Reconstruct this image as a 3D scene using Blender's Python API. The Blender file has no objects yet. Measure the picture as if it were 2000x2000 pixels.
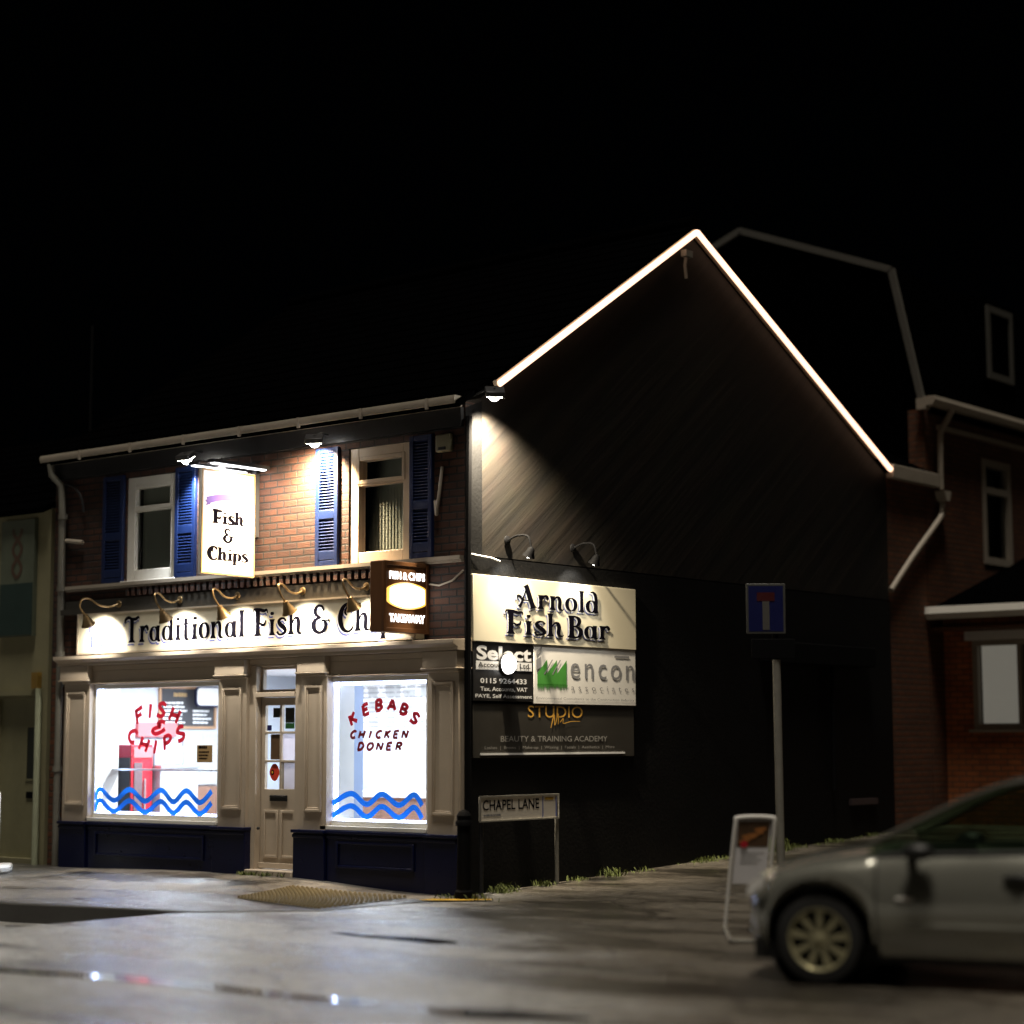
import bpy, bmesh, math, random
from mathutils import Vector, Matrix
random.seed(7)
PI = math.pi
S = 1.1                      # survey units -> metres
scene = bpy.context.scene
C = scene.collection

# ------------------------------------------------------------------ camera, sky, sun, exposure
CAM_POS = (13.1731, -15.385, 1.55)
FW = Vector((-0.62790694, 0.76968546, 0.11540007))
RT = Vector((0.77464305, 0.6323919, -0.00293848))
UP = Vector((0.07523977, -0.08754877, 0.99331475))
cam_d = bpy.data.cameras.new('camera')
cam = bpy.data.objects.new('camera', cam_d); C.objects.link(cam)
m = Matrix((RT, UP, -FW)).transposed().to_4x4()
m.translation = Vector(CAM_POS) * S
cam.matrix_world = m
cam_d.sensor_width = 36.0
cam_d.lens = 36.0 * 3853.27 / 2000.0
cam_d.clip_end = 600
cam_d.clip_start = 0.1
cam_d.dof.use_dof = True
cam_d.dof.focus_distance = 21.3 * S
cam_d.dof.aperture_fstop = 0.45
scene.camera = cam

SUN_DIR = Vector((0.14, -0.19, 0.97)).normalized()      # towards the light
elev = math.asin(SUN_DIR.z); rot = math.atan2(SUN_DIR.x, SUN_DIR.y)
w = bpy.data.worlds.new('World'); scene.world = w; w.use_nodes = True
nt = w.node_tree
sky = nt.nodes.new('ShaderNodeTexSky'); sky.sky_type = 'NISHITA'; sky.sun_disc = False
sky.sun_elevation = elev; sky.sun_rotation = rot
nt.links.new(sky.outputs[0], nt.nodes['Background'].inputs[0])
nt.nodes['Background'].inputs[1].default_value = 0.00006
sd = bpy.data.lights.new('night_street_glow', 'SUN'); sd.energy = 2.4; sd.angle = math.radians(14)
sd.color = (1.0, 0.91, 0.77)
so = bpy.data.objects.new('sun', sd); C.objects.link(so)
so.rotation_euler = SUN_DIR.to_track_quat('Z', 'Y').to_euler()
so.location = (0, -10, 20)

vs = scene.view_settings
vs.view_transform = 'Standard'; vs.look = 'None'; vs.exposure = 0.0; vs.gamma = 1.0
try: vs.use_curve_mapping = False
except Exception: pass
cy = scene.cycles
cy.use_denoising = True
cy.max_bounces = 7; cy.diffuse_bounces = 4; cy.glossy_bounces = 3; cy.transmission_bounces = 4; cy.transparent_max_bounces = 12
cy.sample_clamp_indirect = 4.0
cy.caustics_reflective = False; cy.caustics_refractive = False

# ------------------------------------------------------------------ materials
MATS = {}
def _n(nt, t, **kw):
    n = nt.nodes.new(t)
    for k, v in kw.items(): setattr(n, k, v)
    return n
def mat(name, col, rough=0.6, metal=0.0, var=0.18, scale=6.0, bump=0.0, bscale=60.0, emit=None, estr=0.0, spec=0.5, coat=0.0, stretch=(1, 1, 1)):
    if name in MATS: return MATS[name]
    m = bpy.data.materials.new(name); m.use_nodes = True
    nt = m.node_tree; b = nt.nodes['Principled BSDF']
    b.inputs['Roughness'].default_value = rough; b.inputs['Metallic'].default_value = metal
    b.inputs['Specular IOR Level'].default_value = spec
    b.inputs['Coat Weight'].default_value = coat
    geo = _n(nt, 'ShaderNodeNewGeometry')
    mp = _n(nt, 'ShaderNodeMapping'); mp.inputs['Scale'].default_value = stretch
    nt.links.new(geo.outputs['Position'], mp.inputs['Vector'])
    no = _n(nt, 'ShaderNodeTexNoise'); no.inputs['Scale'].default_value = scale; no.inputs['Detail'].default_value = 6
    no.inputs['Roughness'].default_value = 0.65
    nt.links.new(mp.outputs[0], no.inputs['Vector'])
    mx = _n(nt, 'ShaderNodeMix', data_type='RGBA')
    c = list(col) + [1]
    mx.inputs[6].default_value = [x * (1 - var) for x in col] + [1]
    mx.inputs[7].default_value = [min(1, x * (1 + var)) for x in col] + [1]
    nt.links.new(no.outputs[0], mx.inputs[0]); nt.links.new(mx.outputs[2], b.inputs['Base Color'])
    mr = _n(nt, 'ShaderNodeMapRange'); mr.inputs[3].default_value = max(0.02, rough - 0.1); mr.inputs[4].default_value = min(1, rough + 0.1)
    nt.links.new(no.outputs[0], mr.inputs[0]); nt.links.new(mr.outputs[0], b.inputs['Roughness'])
    if bump:
        n2 = _n(nt, 'ShaderNodeTexNoise'); n2.inputs['Scale'].default_value = bscale; n2.inputs['Detail'].default_value = 4
        nt.links.new(mp.outputs[0], n2.inputs['Vector'])
        bp = _n(nt, 'ShaderNodeBump'); bp.inputs['Strength'].default_value = bump; bp.inputs['Distance'].default_value = 0.01
        nt.links.new(n2.outputs[0], bp.inputs['Height']); nt.links.new(bp.outputs[0], b.inputs['Normal'])
    if emit:
        b.inputs['Emission Color'].default_value = list(emit) + [1]; b.inputs['Emission Strength'].default_value = estr
    MATS[name] = m
    return m
def emis(name, col, s):
    if name in MATS: return MATS[name]
    m = bpy.data.materials.new(name); m.use_nodes = True
    b = m.node_tree.nodes['Principled BSDF']
    b.inputs['Base Color'].default_value = (0.6, 0.6, 0.6, 1); b.inputs['Roughness'].default_value = 0.4
    b.inputs['Emission Color'].default_value = list(col) + [1]; b.inputs['Emission Strength'].default_value = s
    MATS[name] = m; return m
def brick(name, c1, c2, mortar, rough=0.8, wet=False, dirt=0.5, bw=0.235, bh=0.088, streak=False, msize=0.012):
    m = bpy.data.materials.new(name); m.use_nodes = True
    nt = m.node_tree; b = nt.nodes['Principled BSDF']; L = nt.links.new
    geo = _n(nt, 'ShaderNodeNewGeometry'); sx = _n(nt, 'ShaderNodeSeparateXYZ'); L(geo.outputs['Position'], sx.inputs[0])
    ad = _n(nt, 'ShaderNodeMath', operation='ADD'); L(sx.outputs[0], ad.inputs[0]); L(sx.outputs[1], ad.inputs[1])
    cb = _n(nt, 'ShaderNodeCombineXYZ'); L(ad.outputs[0], cb.inputs[0]); L(sx.outputs[2], cb.inputs[1])
    wob = _n(nt, 'ShaderNodeTexNoise'); wob.inputs['Scale'].default_value = 9; L(geo.outputs['Position'], wob.inputs['Vector'])
    wm = _n(nt, 'ShaderNodeVectorMath', operation='MULTIPLY_ADD'); L(wob.outputs['Color'], wm.inputs[0])
    wm.inputs[1].default_value = (0.012, 0.012, 0); L(cb.outputs[0], wm.inputs[2])
    br = _n(nt, 'ShaderNodeTexBrick'); L(wm.outputs[0], br.inputs['Vector'])
    br.inputs['Scale'].default_value = 1; br.inputs['Brick Width'].default_value = bw; br.inputs['Row Height'].default_value = bh
    br.inputs['Mortar Size'].default_value = msize; br.inputs['Mortar Smooth'].default_value = 0.3; br.inputs['Bias'].default_value = -0.1
    br.inputs['Color1'].default_value = list(c1) + [1]; br.inputs['Color2'].default_value = list(c2) + [1]; br.inputs['Mortar'].default_value = list(mortar) + [1]
    no = _n(nt, 'ShaderNodeTexNoise'); no.inputs['Scale'].default_value = 2.2; no.inputs['Detail'].default_value = 8; L(geo.outputs['Position'], no.inputs['Vector'])
    cr = _n(nt, 'ShaderNodeMapRange'); cr.inputs[1].default_value = 0.3; cr.inputs[2].default_value = 0.7
    cr.inputs[3].default_value = 1 - dirt; cr.inputs[4].default_value = 1 + dirt * 0.4; L(no.outputs[0], cr.inputs[0])
    mu = _n(nt, 'ShaderNodeVectorMath', operation='SCALE'); L(br.outputs['Color'], mu.inputs[0]); L(cr.outputs[0], mu.inputs['Scale'])
    L(mu.outputs[0], b.inputs['Base Color'])
    b.inputs['Roughness'].default_value = rough
    fine = _n(nt, 'ShaderNodeTexNoise'); fine.inputs['Scale'].default_value = 70; fine.inputs['Detail'].default_value = 5; L(geo.outputs['Position'], fine.inputs['Vector'])
    h = _n(nt, 'ShaderNodeMath', operation='MULTIPLY_ADD'); L(br.outputs['Fac'], h.inputs[0]); h.inputs[1].default_value = -1.0
    f2 = _n(nt, 'ShaderNodeMath', operation='MULTIPLY'); L(fine.outputs[0], f2.inputs[0]); f2.inputs[1].default_value = 0.6
    L(f2.outputs[0], h.inputs[2])
    bp = _n(nt, 'ShaderNodeBump'); bp.inputs['Strength'].default_value = 0.9; bp.inputs['Distance'].default_value = 0.012
    L(h.outputs[0], bp.inputs['Height']); L(bp.outputs[0], b.inputs['Normal'])
    MATS[name] = m; return m

M = {}
M['brick_front'] = brick('red_brick', (0.058, 0.0185, 0.0068), (0.033, 0.0098, 0.0046), (0.006, 0.0045, 0.004), dirt=0.6)
M['brick_house'] = brick('house_brick', (0.115, 0.033, 0.007), (0.080, 0.021, 0.005), (0.036, 0.021, 0.009), dirt=0.35)
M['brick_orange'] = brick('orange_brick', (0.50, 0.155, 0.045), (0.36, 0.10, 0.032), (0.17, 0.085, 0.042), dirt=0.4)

def gable_material():
    # dark painted wall with long slanting streaks in tone and relief
    m = bpy.data.materials.new('painted_gable'); m.use_nodes = True
    nt = m.node_tree; b = nt.nodes['Principled BSDF']; L = nt.links.new
    geo = _n(nt, 'ShaderNodeNewGeometry')
    mp = _n(nt, 'ShaderNodeMapping'); mp.vector_type = 'TEXTURE'
    mp.inputs['Rotation'].default_value = (math.radians(38), 0, 0); mp.inputs['Scale'].default_value = (1, 5.0, 0.28)
    L(geo.outputs['Position'], mp.inputs['Vector'])
    no = _n(nt, 'ShaderNodeTexNoise'); no.inputs['Scale'].default_value = 1.6; no.inputs['Detail'].default_value = 5; no.inputs['Roughness'].default_value = 0.55
    L(mp.outputs[0], no.inputs['Vector'])
    n2 = _n(nt, 'ShaderNodeTexNoise'); n2.inputs['Scale'].default_value = 2.0; n2.inputs['Detail'].default_value = 7; L(geo.outputs['Position'], n2.inputs['Vector'])
    rp = _n(nt, 'ShaderNodeValToRGB'); e = rp.color_ramp.elements
    e[0].position = 0.36; e[0].color = (0.0035, 0.0026, 0.0018, 1); e[1].position = 0.66; e[1].color = (0.013, 0.0098, 0.0066, 1)
    L(no.outputs[0], rp.inputs[0])
    mx = _n(nt, 'ShaderNodeMix', data_type='RGBA', blend_type='MULTIPLY'); mx.inputs[0].default_value = 0.45
    L(rp.outputs[0], mx.inputs[6]); L(n2.outputs['Color'], mx.inputs[7]); L(mx.outputs[2], b.inputs['Base Color'])
    b.inputs['Roughness'].default_value = 0.7; b.inputs['Specular IOR Level'].default_value = 0.25
    bp = _n(nt, 'ShaderNodeBump'); bp.inputs['Strength'].default_value = 0.5; bp.inputs['Distance'].default_value = 0.03
    L(no.outputs[0], bp.inputs['Height']); L(bp.outputs[0], b.inputs['Normal'])
    return m
M['gable'] = gable_material()
M['black_paint'] = mat('black_wall_paint', (0.0022, 0.0022, 0.0024), 0.62, var=0.5, scale=1.8, bump=0.4, bscale=25, spec=0.15)
M['slate'] = mat('wet_slate', (0.0007, 0.0007, 0.0008), 0.9, var=0.3, bump=0.2, bscale=14, spec=0.0)
M['cream_paint'] = mat('cream_woodwork', (0.45, 0.375, 0.29), 0.5, var=0.12, scale=4, bump=0.12, bscale=40)
M['navy'] = mat('navy_paint', (0.0025, 0.0045, 0.028), 0.30, var=0.3, scale=5, spec=0.3)
M['blue'] = mat('blue_shutter_paint', (0.002, 0.011, 0.058), 0.45, var=0.2, scale=5)
M['white_upvc'] = mat('white_plastic', (0.74, 0.72, 0.66), 0.4, var=0.06)
M['tan_upvc'] = mat('tan_frame', (0.62, 0.48, 0.34), 0.45, var=0.08)
M['gutter'] = mat('old_white_gutter', (0.31, 0.27, 0.22), 0.5, var=0.25, scale=3)
M['sign_cream'] = mat('cream_sign_face', (0.72, 0.66, 0.50), 0.45, var=0.05, scale=2)
M['sign_white'] = mat('white_sign_face', (0.80, 0.78, 0.74), 0.4, var=0.04)
M['sign_black'] = mat('black_sign_face', (0.016, 0.015, 0.015), 0.4, var=0.2)
M['charcoal'] = mat('charcoal_board', (0.032, 0.029, 0.024), 0.45, var=0.3, scale=2)
M['ink'] = mat('black_ink', (0.004, 0.0035, 0.006), 0.8, var=0.1, spec=0.0)
M['ink_blue'] = mat('blue_ink', (0.10, 0.13, 0.42), 0.5, var=0.1)
M['ink_white'] = mat('white_ink', (0.75, 0.75, 0.75), 0.5, var=0.05)
M['ink_grey'] = mat('grey_ink', (0.22, 0.22, 0.23), 0.5, var=0.05)
M['ink_gold'] = mat('gold_ink', (0.62, 0.34, 0.06), 0.4, var=0.15)
M['ink_dim'] = mat('dim_grey_ink', (0.30, 0.29, 0.27), 0.5, var=0.15, scale=30)
M['ink_green'] = mat('green_ink', (0.06, 0.26, 0.04), 0.5, var=0.25, scale=10)
M['brass'] = mat('aged_brass', (0.26, 0.18, 0.09), 0.32, metal=0.8, var=0.3, scale=20)
M['dark_metal'] = mat('dark_metal', (0.03, 0.03, 0.032), 0.4, metal=0.5, var=0.2)
M['iron_black'] = mat('black_iron', (0.0025, 0.0025, 0.003), 0.75, var=0.2, spec=0.08)
M['galv'] = mat('galvanised_pole', (0.24, 0.23, 0.20), 0.5, metal=0.2, var=0.25, scale=8)
M['wood_brown'] = mat('brown_casing', (0.13, 0.055, 0.02), 0.4, var=0.4, scale=6, stretch=(1, 1, 0.2))
M['lamp_white'] = emis('white_lamp', (1.0, 0.97, 0.90), 30)
M['lamp_face'] = emis('flood_face', (1.0, 0.95, 0.82), 60)
M['ceiling_tube'] = emis('ceiling_tube', (0.93, 0.97, 1.0), 30)
M['lamp_glare'] = emis('flood_glare', (1.0, 0.96, 0.88), 14)
M['led'] = emis('warm_strip', (1.0, 0.60, 0.40), 2.5)
M['tube'] = emis('cool_tube', (0.95, 0.97, 1.0), 9)
M['box_white'] = emis('box_sign_blown_white', (1.0, 0.97, 0.92), 5)
M['box_yellow'] = emis('box_sign_yellow', (1.0, 0.50, 0.03), 1.6)
M['render_cream'] = mat('darkened_render', (0.20, 0.185, 0.105), 0.8, var=0.25, scale=3, bump=0.15)  # cream darkened all over to stand for weaker street light here
M['int_white'] = mat('interior_white', (0.46, 0.49, 0.54), 0.5, var=0.03)
M['int_blue'] = mat('pale_blue_wall', (0.34, 0.42, 0.58), 0.5, var=0.05)
M['int_floor'] = mat('interior_floor', (0.35, 0.28, 0.24), 0.4, var=0.2)
M['steel'] = mat('brushed_steel', (0.62, 0.64, 0.66), 0.3, metal=0.8, var=0.1)
M['red'] = mat('red_plastic', (0.50, 0.02, 0.035), 0.4, var=0.1)
M['pink_panel'] = mat('pink_panel', (0.62, 0.16, 0.17), 0.5, var=0.1)
M['panel_wood'] = mat('counter_wood', (0.24, 0.13, 0.09), 0.5, var=0.5, scale=9, stretch=(1, 1, 0.15))
M['tile_grey'] = mat('speckled_panel', (0.42, 0.42, 0.42), 0.4, var=0.4, scale=22)
M['board_wood'] = mat('board_frame_wood', (0.34, 0.20, 0.11), 0.5, var=0.2)
M['slate_board'] = mat('chalkboard', (0.035, 0.035, 0.04), 0.6, var=0.2)
M['moss'] = mat('weed_green', (0.085, 0.105, 0.022), 0.7, var=0.4, scale=20)
M['tyre'] = mat('tyre_rubber', (0.010, 0.010, 0.010), 0.7, var=0.2)
M['rim'] = mat('alloy_rim', (0.42, 0.39, 0.24), 0.35, metal=0.5, var=0.1)
M['car_paint'] = mat('silver_car_paint', (0.31, 0.31, 0.27), 0.20, metal=0.6, var=0.06, scale=3, coat=1.0)
M['car_black'] = mat('car_black_plastic', (0.008, 0.008, 0.008), 0.5, var=0.1)
M['car_glass'] = None
M['lens'] = mat('headlamp_lens', (0.80, 0.78, 0.74), 0.10, var=0.1)
M['sign_blue'] = mat('traffic_blue', (0.003, 0.006, 0.07), 0.4, var=0.1)
M['sign_red'] = mat('traffic_red', (0.06, 0.006, 0.008), 0.4, var=0.1)
M['curtain'] = mat('window_blind', (0.42, 0.47, 0.40), 0.8, var=0.25, scale=3, stretch=(6, 6, 0.5))
M['curtain_dark'] = mat('dim_window_blind', (0.05, 0.055, 0.04), 0.8, var=0.3, scale=3)
M['glow_blind'] = mat('self_glowing_blind', (0.55, 0.53, 0.45), 0.7, var=0.05, emit=(1.0, 0.95, 0.80), estr=0.12)  # glow added to the blind in place of street light falling on it
M['yellow_line'] = mat('worn_yellow_paint', (0.55, 0.33, 0.03), 0.6, var=0.35, scale=14)
M['poppy_red'] = mat('poppy_red', (0.62, 0.045, 0.02), 0.5, var=0.15)
M['paper'] = mat('white_paper', (0.78, 0.77, 0.80), 0.7, var=0.06)
M['dark_poster'] = mat('dark_poster', (0.010, 0.014, 0.010), 0.4, var=0.4, scale=12)
M['green_poster'] = mat('green_poster', (0.014, 0.075, 0.02), 0.4, var=0.3)
M['brown_poster'] = mat('brown_poster', (0.09, 0.048, 0.022), 0.5, var=0.5, scale=18)
M['kraft'] = mat('kraft_notice', (0.36, 0.235, 0.10), 0.6, var=0.15)

def glass_mat(name, tint=(1, 1, 1), refl=0.08):
    m = bpy.data.materials.new(name); m.use_nodes = True; nt = m.node_tree
    nt.nodes.remove(nt.nodes['Principled BSDF'])
    out = nt.nodes['Material Output']
    t = _n(nt, 'ShaderNodeBsdfTransparent'); t.inputs[0].default_value = list(tint) + [1]
    g = _n(nt, 'ShaderNodeBsdfGlossy'); g.inputs['Roughness'].default_value = 0.03
    f = _n(nt, 'ShaderNodeFresnel'); f.inputs[0].default_value = 1.45
    mx = _n(nt, 'ShaderNodeMixShader')
    nt.links.new(f.outputs[0], mx.inputs[0]); nt.links.new(t.outputs[0], mx.inputs[1]); nt.links.new(g.outputs[0], mx.inputs[2])
    nt.links.new(mx.outputs[0], out.inputs[0]); MATS[name] = m; return m
M['glass'] = glass_mat('window_glass')
M['car_glass'] = glass_mat('tinted_car_glass', (0.42, 0.52, 0.42))
def vinyl(name, col):
    m = bpy.data.materials.new(name); m.use_nodes = True; nt = m.node_tree
    out = nt.nodes['Material Output']; b = nt.nodes['Principled BSDF']
    b.inputs['Base Color'].default_value = list(col) + [1]; b.inputs['Roughness'].default_value = 0.5
    t = _n(nt, 'ShaderNodeBsdfTranslucent'); t.inputs[0].default_value = list(col) + [1]
    mx = _n(nt, 'ShaderNodeMixShader'); mx.inputs[0].default_value = 0.55
    nt.links.new(b.outputs[0], mx.inputs[1]); nt.links.new(t.outputs[0], mx.inputs[2]); nt.links.new(mx.outputs[0], out.inputs[0])
    return m
M['vinyl_red'] = vinyl('red_vinyl', (0.24, 0.006, 0.012))
M['vinyl_blue'] = vinyl('blue_vinyl', (0.008, 0.11, 0.50))
M['vinyl_maroon'] = vinyl('maroon_vinyl', (0.085, 0.004, 0.006))
M['paper_lit'] = vinyl('thin_paper', (0.88, 0.86, 0.92))

def ground_mat(name, base, rough_lo, rough_hi, puddle=0.0):
    m = bpy.data.materials.new(name); m.use_nodes = True
    nt = m.node_tree; b = nt.nodes['Principled BSDF']; L = nt.links.new
    geo = _n(nt, 'ShaderNodeNewGeometry')
    big = _n(nt, 'ShaderNodeTexNoise'); big.inputs['Scale'].default_value = 0.55; big.inputs['Detail'].default_value = 9; big.inputs['Roughness'].default_value = 0.62
    L(geo.outputs['Position'], big.inputs['Vector'])
    agg = _n(nt, 'ShaderNodeTexVoronoi'); agg.inputs['Scale'].default_value = 75; L(geo.outputs['Position'], agg.inputs['Vector'])
    fine = _n(nt, 'ShaderNodeTexNoise'); fine.inputs['Scale'].default_value = 24; fine.inputs['Detail'].default_value = 8; fine.inputs['Roughness'].default_value = 0.8; L(geo.outputs['Position'], fine.inputs['Vector'])
    # base colour: mid patches, patched repairs, aggregate speckle
    mr = _n(nt, 'ShaderNodeMapRange'); mr.inputs[1].default_value = 0.3; mr.inputs[2].default_value = 0.7; mr.inputs[3].default_value = 0.62; mr.inputs[4].default_value = 1.3
    L(big.outputs[0], mr.inputs[0])
    mf = _n(nt, 'ShaderNodeMapRange'); mf.inputs[1].default_value = 0.3; mf.inputs[2].default_value = 0.7; mf.inputs[3].default_value = 0.4; mf.inputs[4].default_value = 1.7
    L(fine.outputs[0], mf.inputs[0])
    mm = _n(nt, 'ShaderNodeMath', operation='MULTIPLY'); L(mr.outputs[0], mm.inputs[0]); L(mf.outputs[0], mm.inputs[1])
    mid = _n(nt, 'ShaderNodeTexNoise'); mid.inputs['Scale'].default_value = 7; mid.inputs['Detail'].default_value = 5; mid.inputs['Roughness'].default_value = 0.7; L(geo.outputs['Position'], mid.inputs['Vector'])
    mdr = _n(nt, 'ShaderNodeMapRange'); mdr.inputs[1].default_value = 0.32; mdr.inputs[2].default_value = 0.68; mdr.inputs[3].default_value = 0.62; mdr.inputs[4].default_value = 1.4
    L(mid.outputs[0], mdr.inputs[0])
    mm2 = _n(nt, 'ShaderNodeMath', operation='MULTIPLY'); L(mm.outputs[0], mm2.inputs[0]); L(mdr.outputs[0], mm2.inputs[1])
    sc = _n(nt, 'ShaderNodeVectorMath', operation='SCALE'); sc.inputs[0].default_value = base; L(mm2.outputs[0], sc.inputs['Scale'])
    # cracks: thin dark lines from voronoi edges
    wob = _n(nt, 'ShaderNodeTexNoise'); wob.inputs['Scale'].default_value = 1.3; wob.inputs['Detail'].default_value = 5; L(geo.outputs['Position'], wob.inputs['Vector'])
    wm = _n(nt, 'ShaderNodeVectorMath', operation='MULTIPLY_ADD'); L(wob.outputs['Color'], wm.inputs[0]); wm.inputs[1].default_value = (0.9, 0.9, 0); L(geo.outputs['Position'], wm.inputs[2])
    ve = _n(nt, 'ShaderNodeTexVoronoi', feature='DISTANCE_TO_EDGE'); ve.inputs['Scale'].default_value = 0.42; L(wm.outputs[0], ve.inputs['Vector'])
    ck = _n(nt, 'ShaderNodeMapRange'); ck.inputs[1].default_value = 0.002; ck.inputs[2].default_value = 0.012; L(ve.outputs['Distance'], ck.inputs[0])
    ck2 = _n(nt, 'ShaderNodeMapRange'); ck2.inputs[3].default_value = 0.35; ck2.inputs[4].default_value = 1.0; L(ck.outputs[0], ck2.inputs[0])
    sc2 = _n(nt, 'ShaderNodeVectorMath', operation='SCALE'); L(sc.outputs[0], sc2.inputs[0]); L(ck2.outputs[0], sc2.inputs['Scale'])
    # wetness drives roughness and bump
    wet = _n(nt, 'ShaderNodeTexNoise'); wet.inputs['Scale'].default_value = 0.8; wet.inputs['Detail'].default_value = 7; wet.inputs['Roughness'].default_value = 0.6
    wmap = _n(nt, 'ShaderNodeMapping'); wmap.inputs['Location'].default_value = (3.1, 1.7, 0.4); wmap.inputs['Scale'].default_value = (0.6, 1.6, 1)
    wmap.inputs['Rotation'].default_value = (0, 0, math.radians(-18))
    L(geo.outputs['Position'], wmap.inputs['Vector']); L(wmap.outputs[0], wet.inputs['Vector'])
    rr = _n(nt, 'ShaderNodeMapRange'); rr.inputs[1].default_value = 0.40; rr.inputs[2].default_value = 0.60; rr.inputs[3].default_value = rough_hi; rr.inputs[4].default_value = rough_lo
    L(wet.outputs[0], rr.inputs[0]); L(rr.outputs[0], b.inputs['Roughness'])
    wd = _n(nt, 'ShaderNodeMapRange'); wd.inputs[1].default_value = 0.44; wd.inputs[2].default_value = 0.62; wd.inputs[3].default_value = 1.2; wd.inputs[4].default_value = 0.38
    L(wet.outputs[0], wd.inputs[0])
    sc3 = _n(nt, 'ShaderNodeVectorMath', operation='SCALE'); L(sc2.outputs[0], sc3.inputs[0]); L(wd.outputs[0], sc3.inputs['Scale'])
    # lane side darkened and browned in the colour, standing in for its weaker light
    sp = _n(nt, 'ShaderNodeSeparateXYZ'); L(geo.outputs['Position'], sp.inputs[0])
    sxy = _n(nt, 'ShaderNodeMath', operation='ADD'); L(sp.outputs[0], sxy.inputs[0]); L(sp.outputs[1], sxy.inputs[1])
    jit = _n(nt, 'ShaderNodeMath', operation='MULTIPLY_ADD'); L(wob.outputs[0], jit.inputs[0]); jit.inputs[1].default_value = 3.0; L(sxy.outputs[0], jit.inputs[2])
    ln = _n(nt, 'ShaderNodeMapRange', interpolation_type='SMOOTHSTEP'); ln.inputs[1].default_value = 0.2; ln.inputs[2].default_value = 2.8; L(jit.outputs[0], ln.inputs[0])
    lane_dim = _n(nt, 'ShaderNodeMix', data_type='RGBA', blend_type='MULTIPLY'); L(ln.outputs[0], lane_dim.inputs[0]); L(sc3.outputs[0], lane_dim.inputs[6]); lane_dim.inputs[7].default_value = (0.27, 0.235, 0.19, 1)
    L(lane_dim.outputs[2], b.inputs['Base Color'])
    bs = _n(nt, 'ShaderNodeMapRange'); bs.inputs[1].default_value = 0.40; bs.inputs[2].default_value = 0.62; bs.inputs[3].default_value = 0.9; bs.inputs[4].default_value = 0.38
    L(wet.outputs[0], bs.inputs[0])
    cw = _n(nt, 'ShaderNodeMapRange'); cw.inputs[1].default_value = 0.34; cw.inputs[2].default_value = 0.56; cw.inputs[3].default_value = 0.08; cw.inputs[4].default_value = 0.62
    L(wet.outputs[0], cw.inputs[0]); L(cw.outputs[0], b.inputs['Coat Weight']); b.inputs['Coat Roughness'].default_value = 0.30; b.inputs['Coat IOR'].default_value = 1.4
    hh = _n(nt, 'ShaderNodeMath', operation='MULTIPLY_ADD'); L(fine.outputs[0], hh.inputs[0]); hh.inputs[1].default_value = 0.8; L(agg.outputs['Distance'], hh.inputs[2])
    bp = _n(nt, 'ShaderNodeBump'); bp.inputs['Distance'].default_value = 0.012; L(bs.outputs[0], bp.inputs['Strength'])
    L(hh.outputs[0], bp.inputs['Height']); L(bp.outputs[0], b.inputs['Normal']); L(bp.outputs[0], b.inputs['Coat Normal'])
    return m
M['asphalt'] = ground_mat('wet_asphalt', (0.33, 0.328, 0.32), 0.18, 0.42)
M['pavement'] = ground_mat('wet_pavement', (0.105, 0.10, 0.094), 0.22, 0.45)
M['kerb'] = mat('granite_kerb', (0.05, 0.048, 0.045), 0.5, var=0.3, scale=14, bump=0.3)
M['tactile_dome'] = mat('worn_blister', (0.17, 0.135, 0.07), 0.45, var=0.3, scale=12)
M['tactile'] = mat('buff_tactile_slab', (0.05, 0.044, 0.032), 0.5, var=0.35, scale=12, bump=0.3)
M['water'] = mat('standing_water', (0.012, 0.012, 0.014), 0.05, var=0.1, bump=0.25, bscale=5, spec=0.5)

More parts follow.
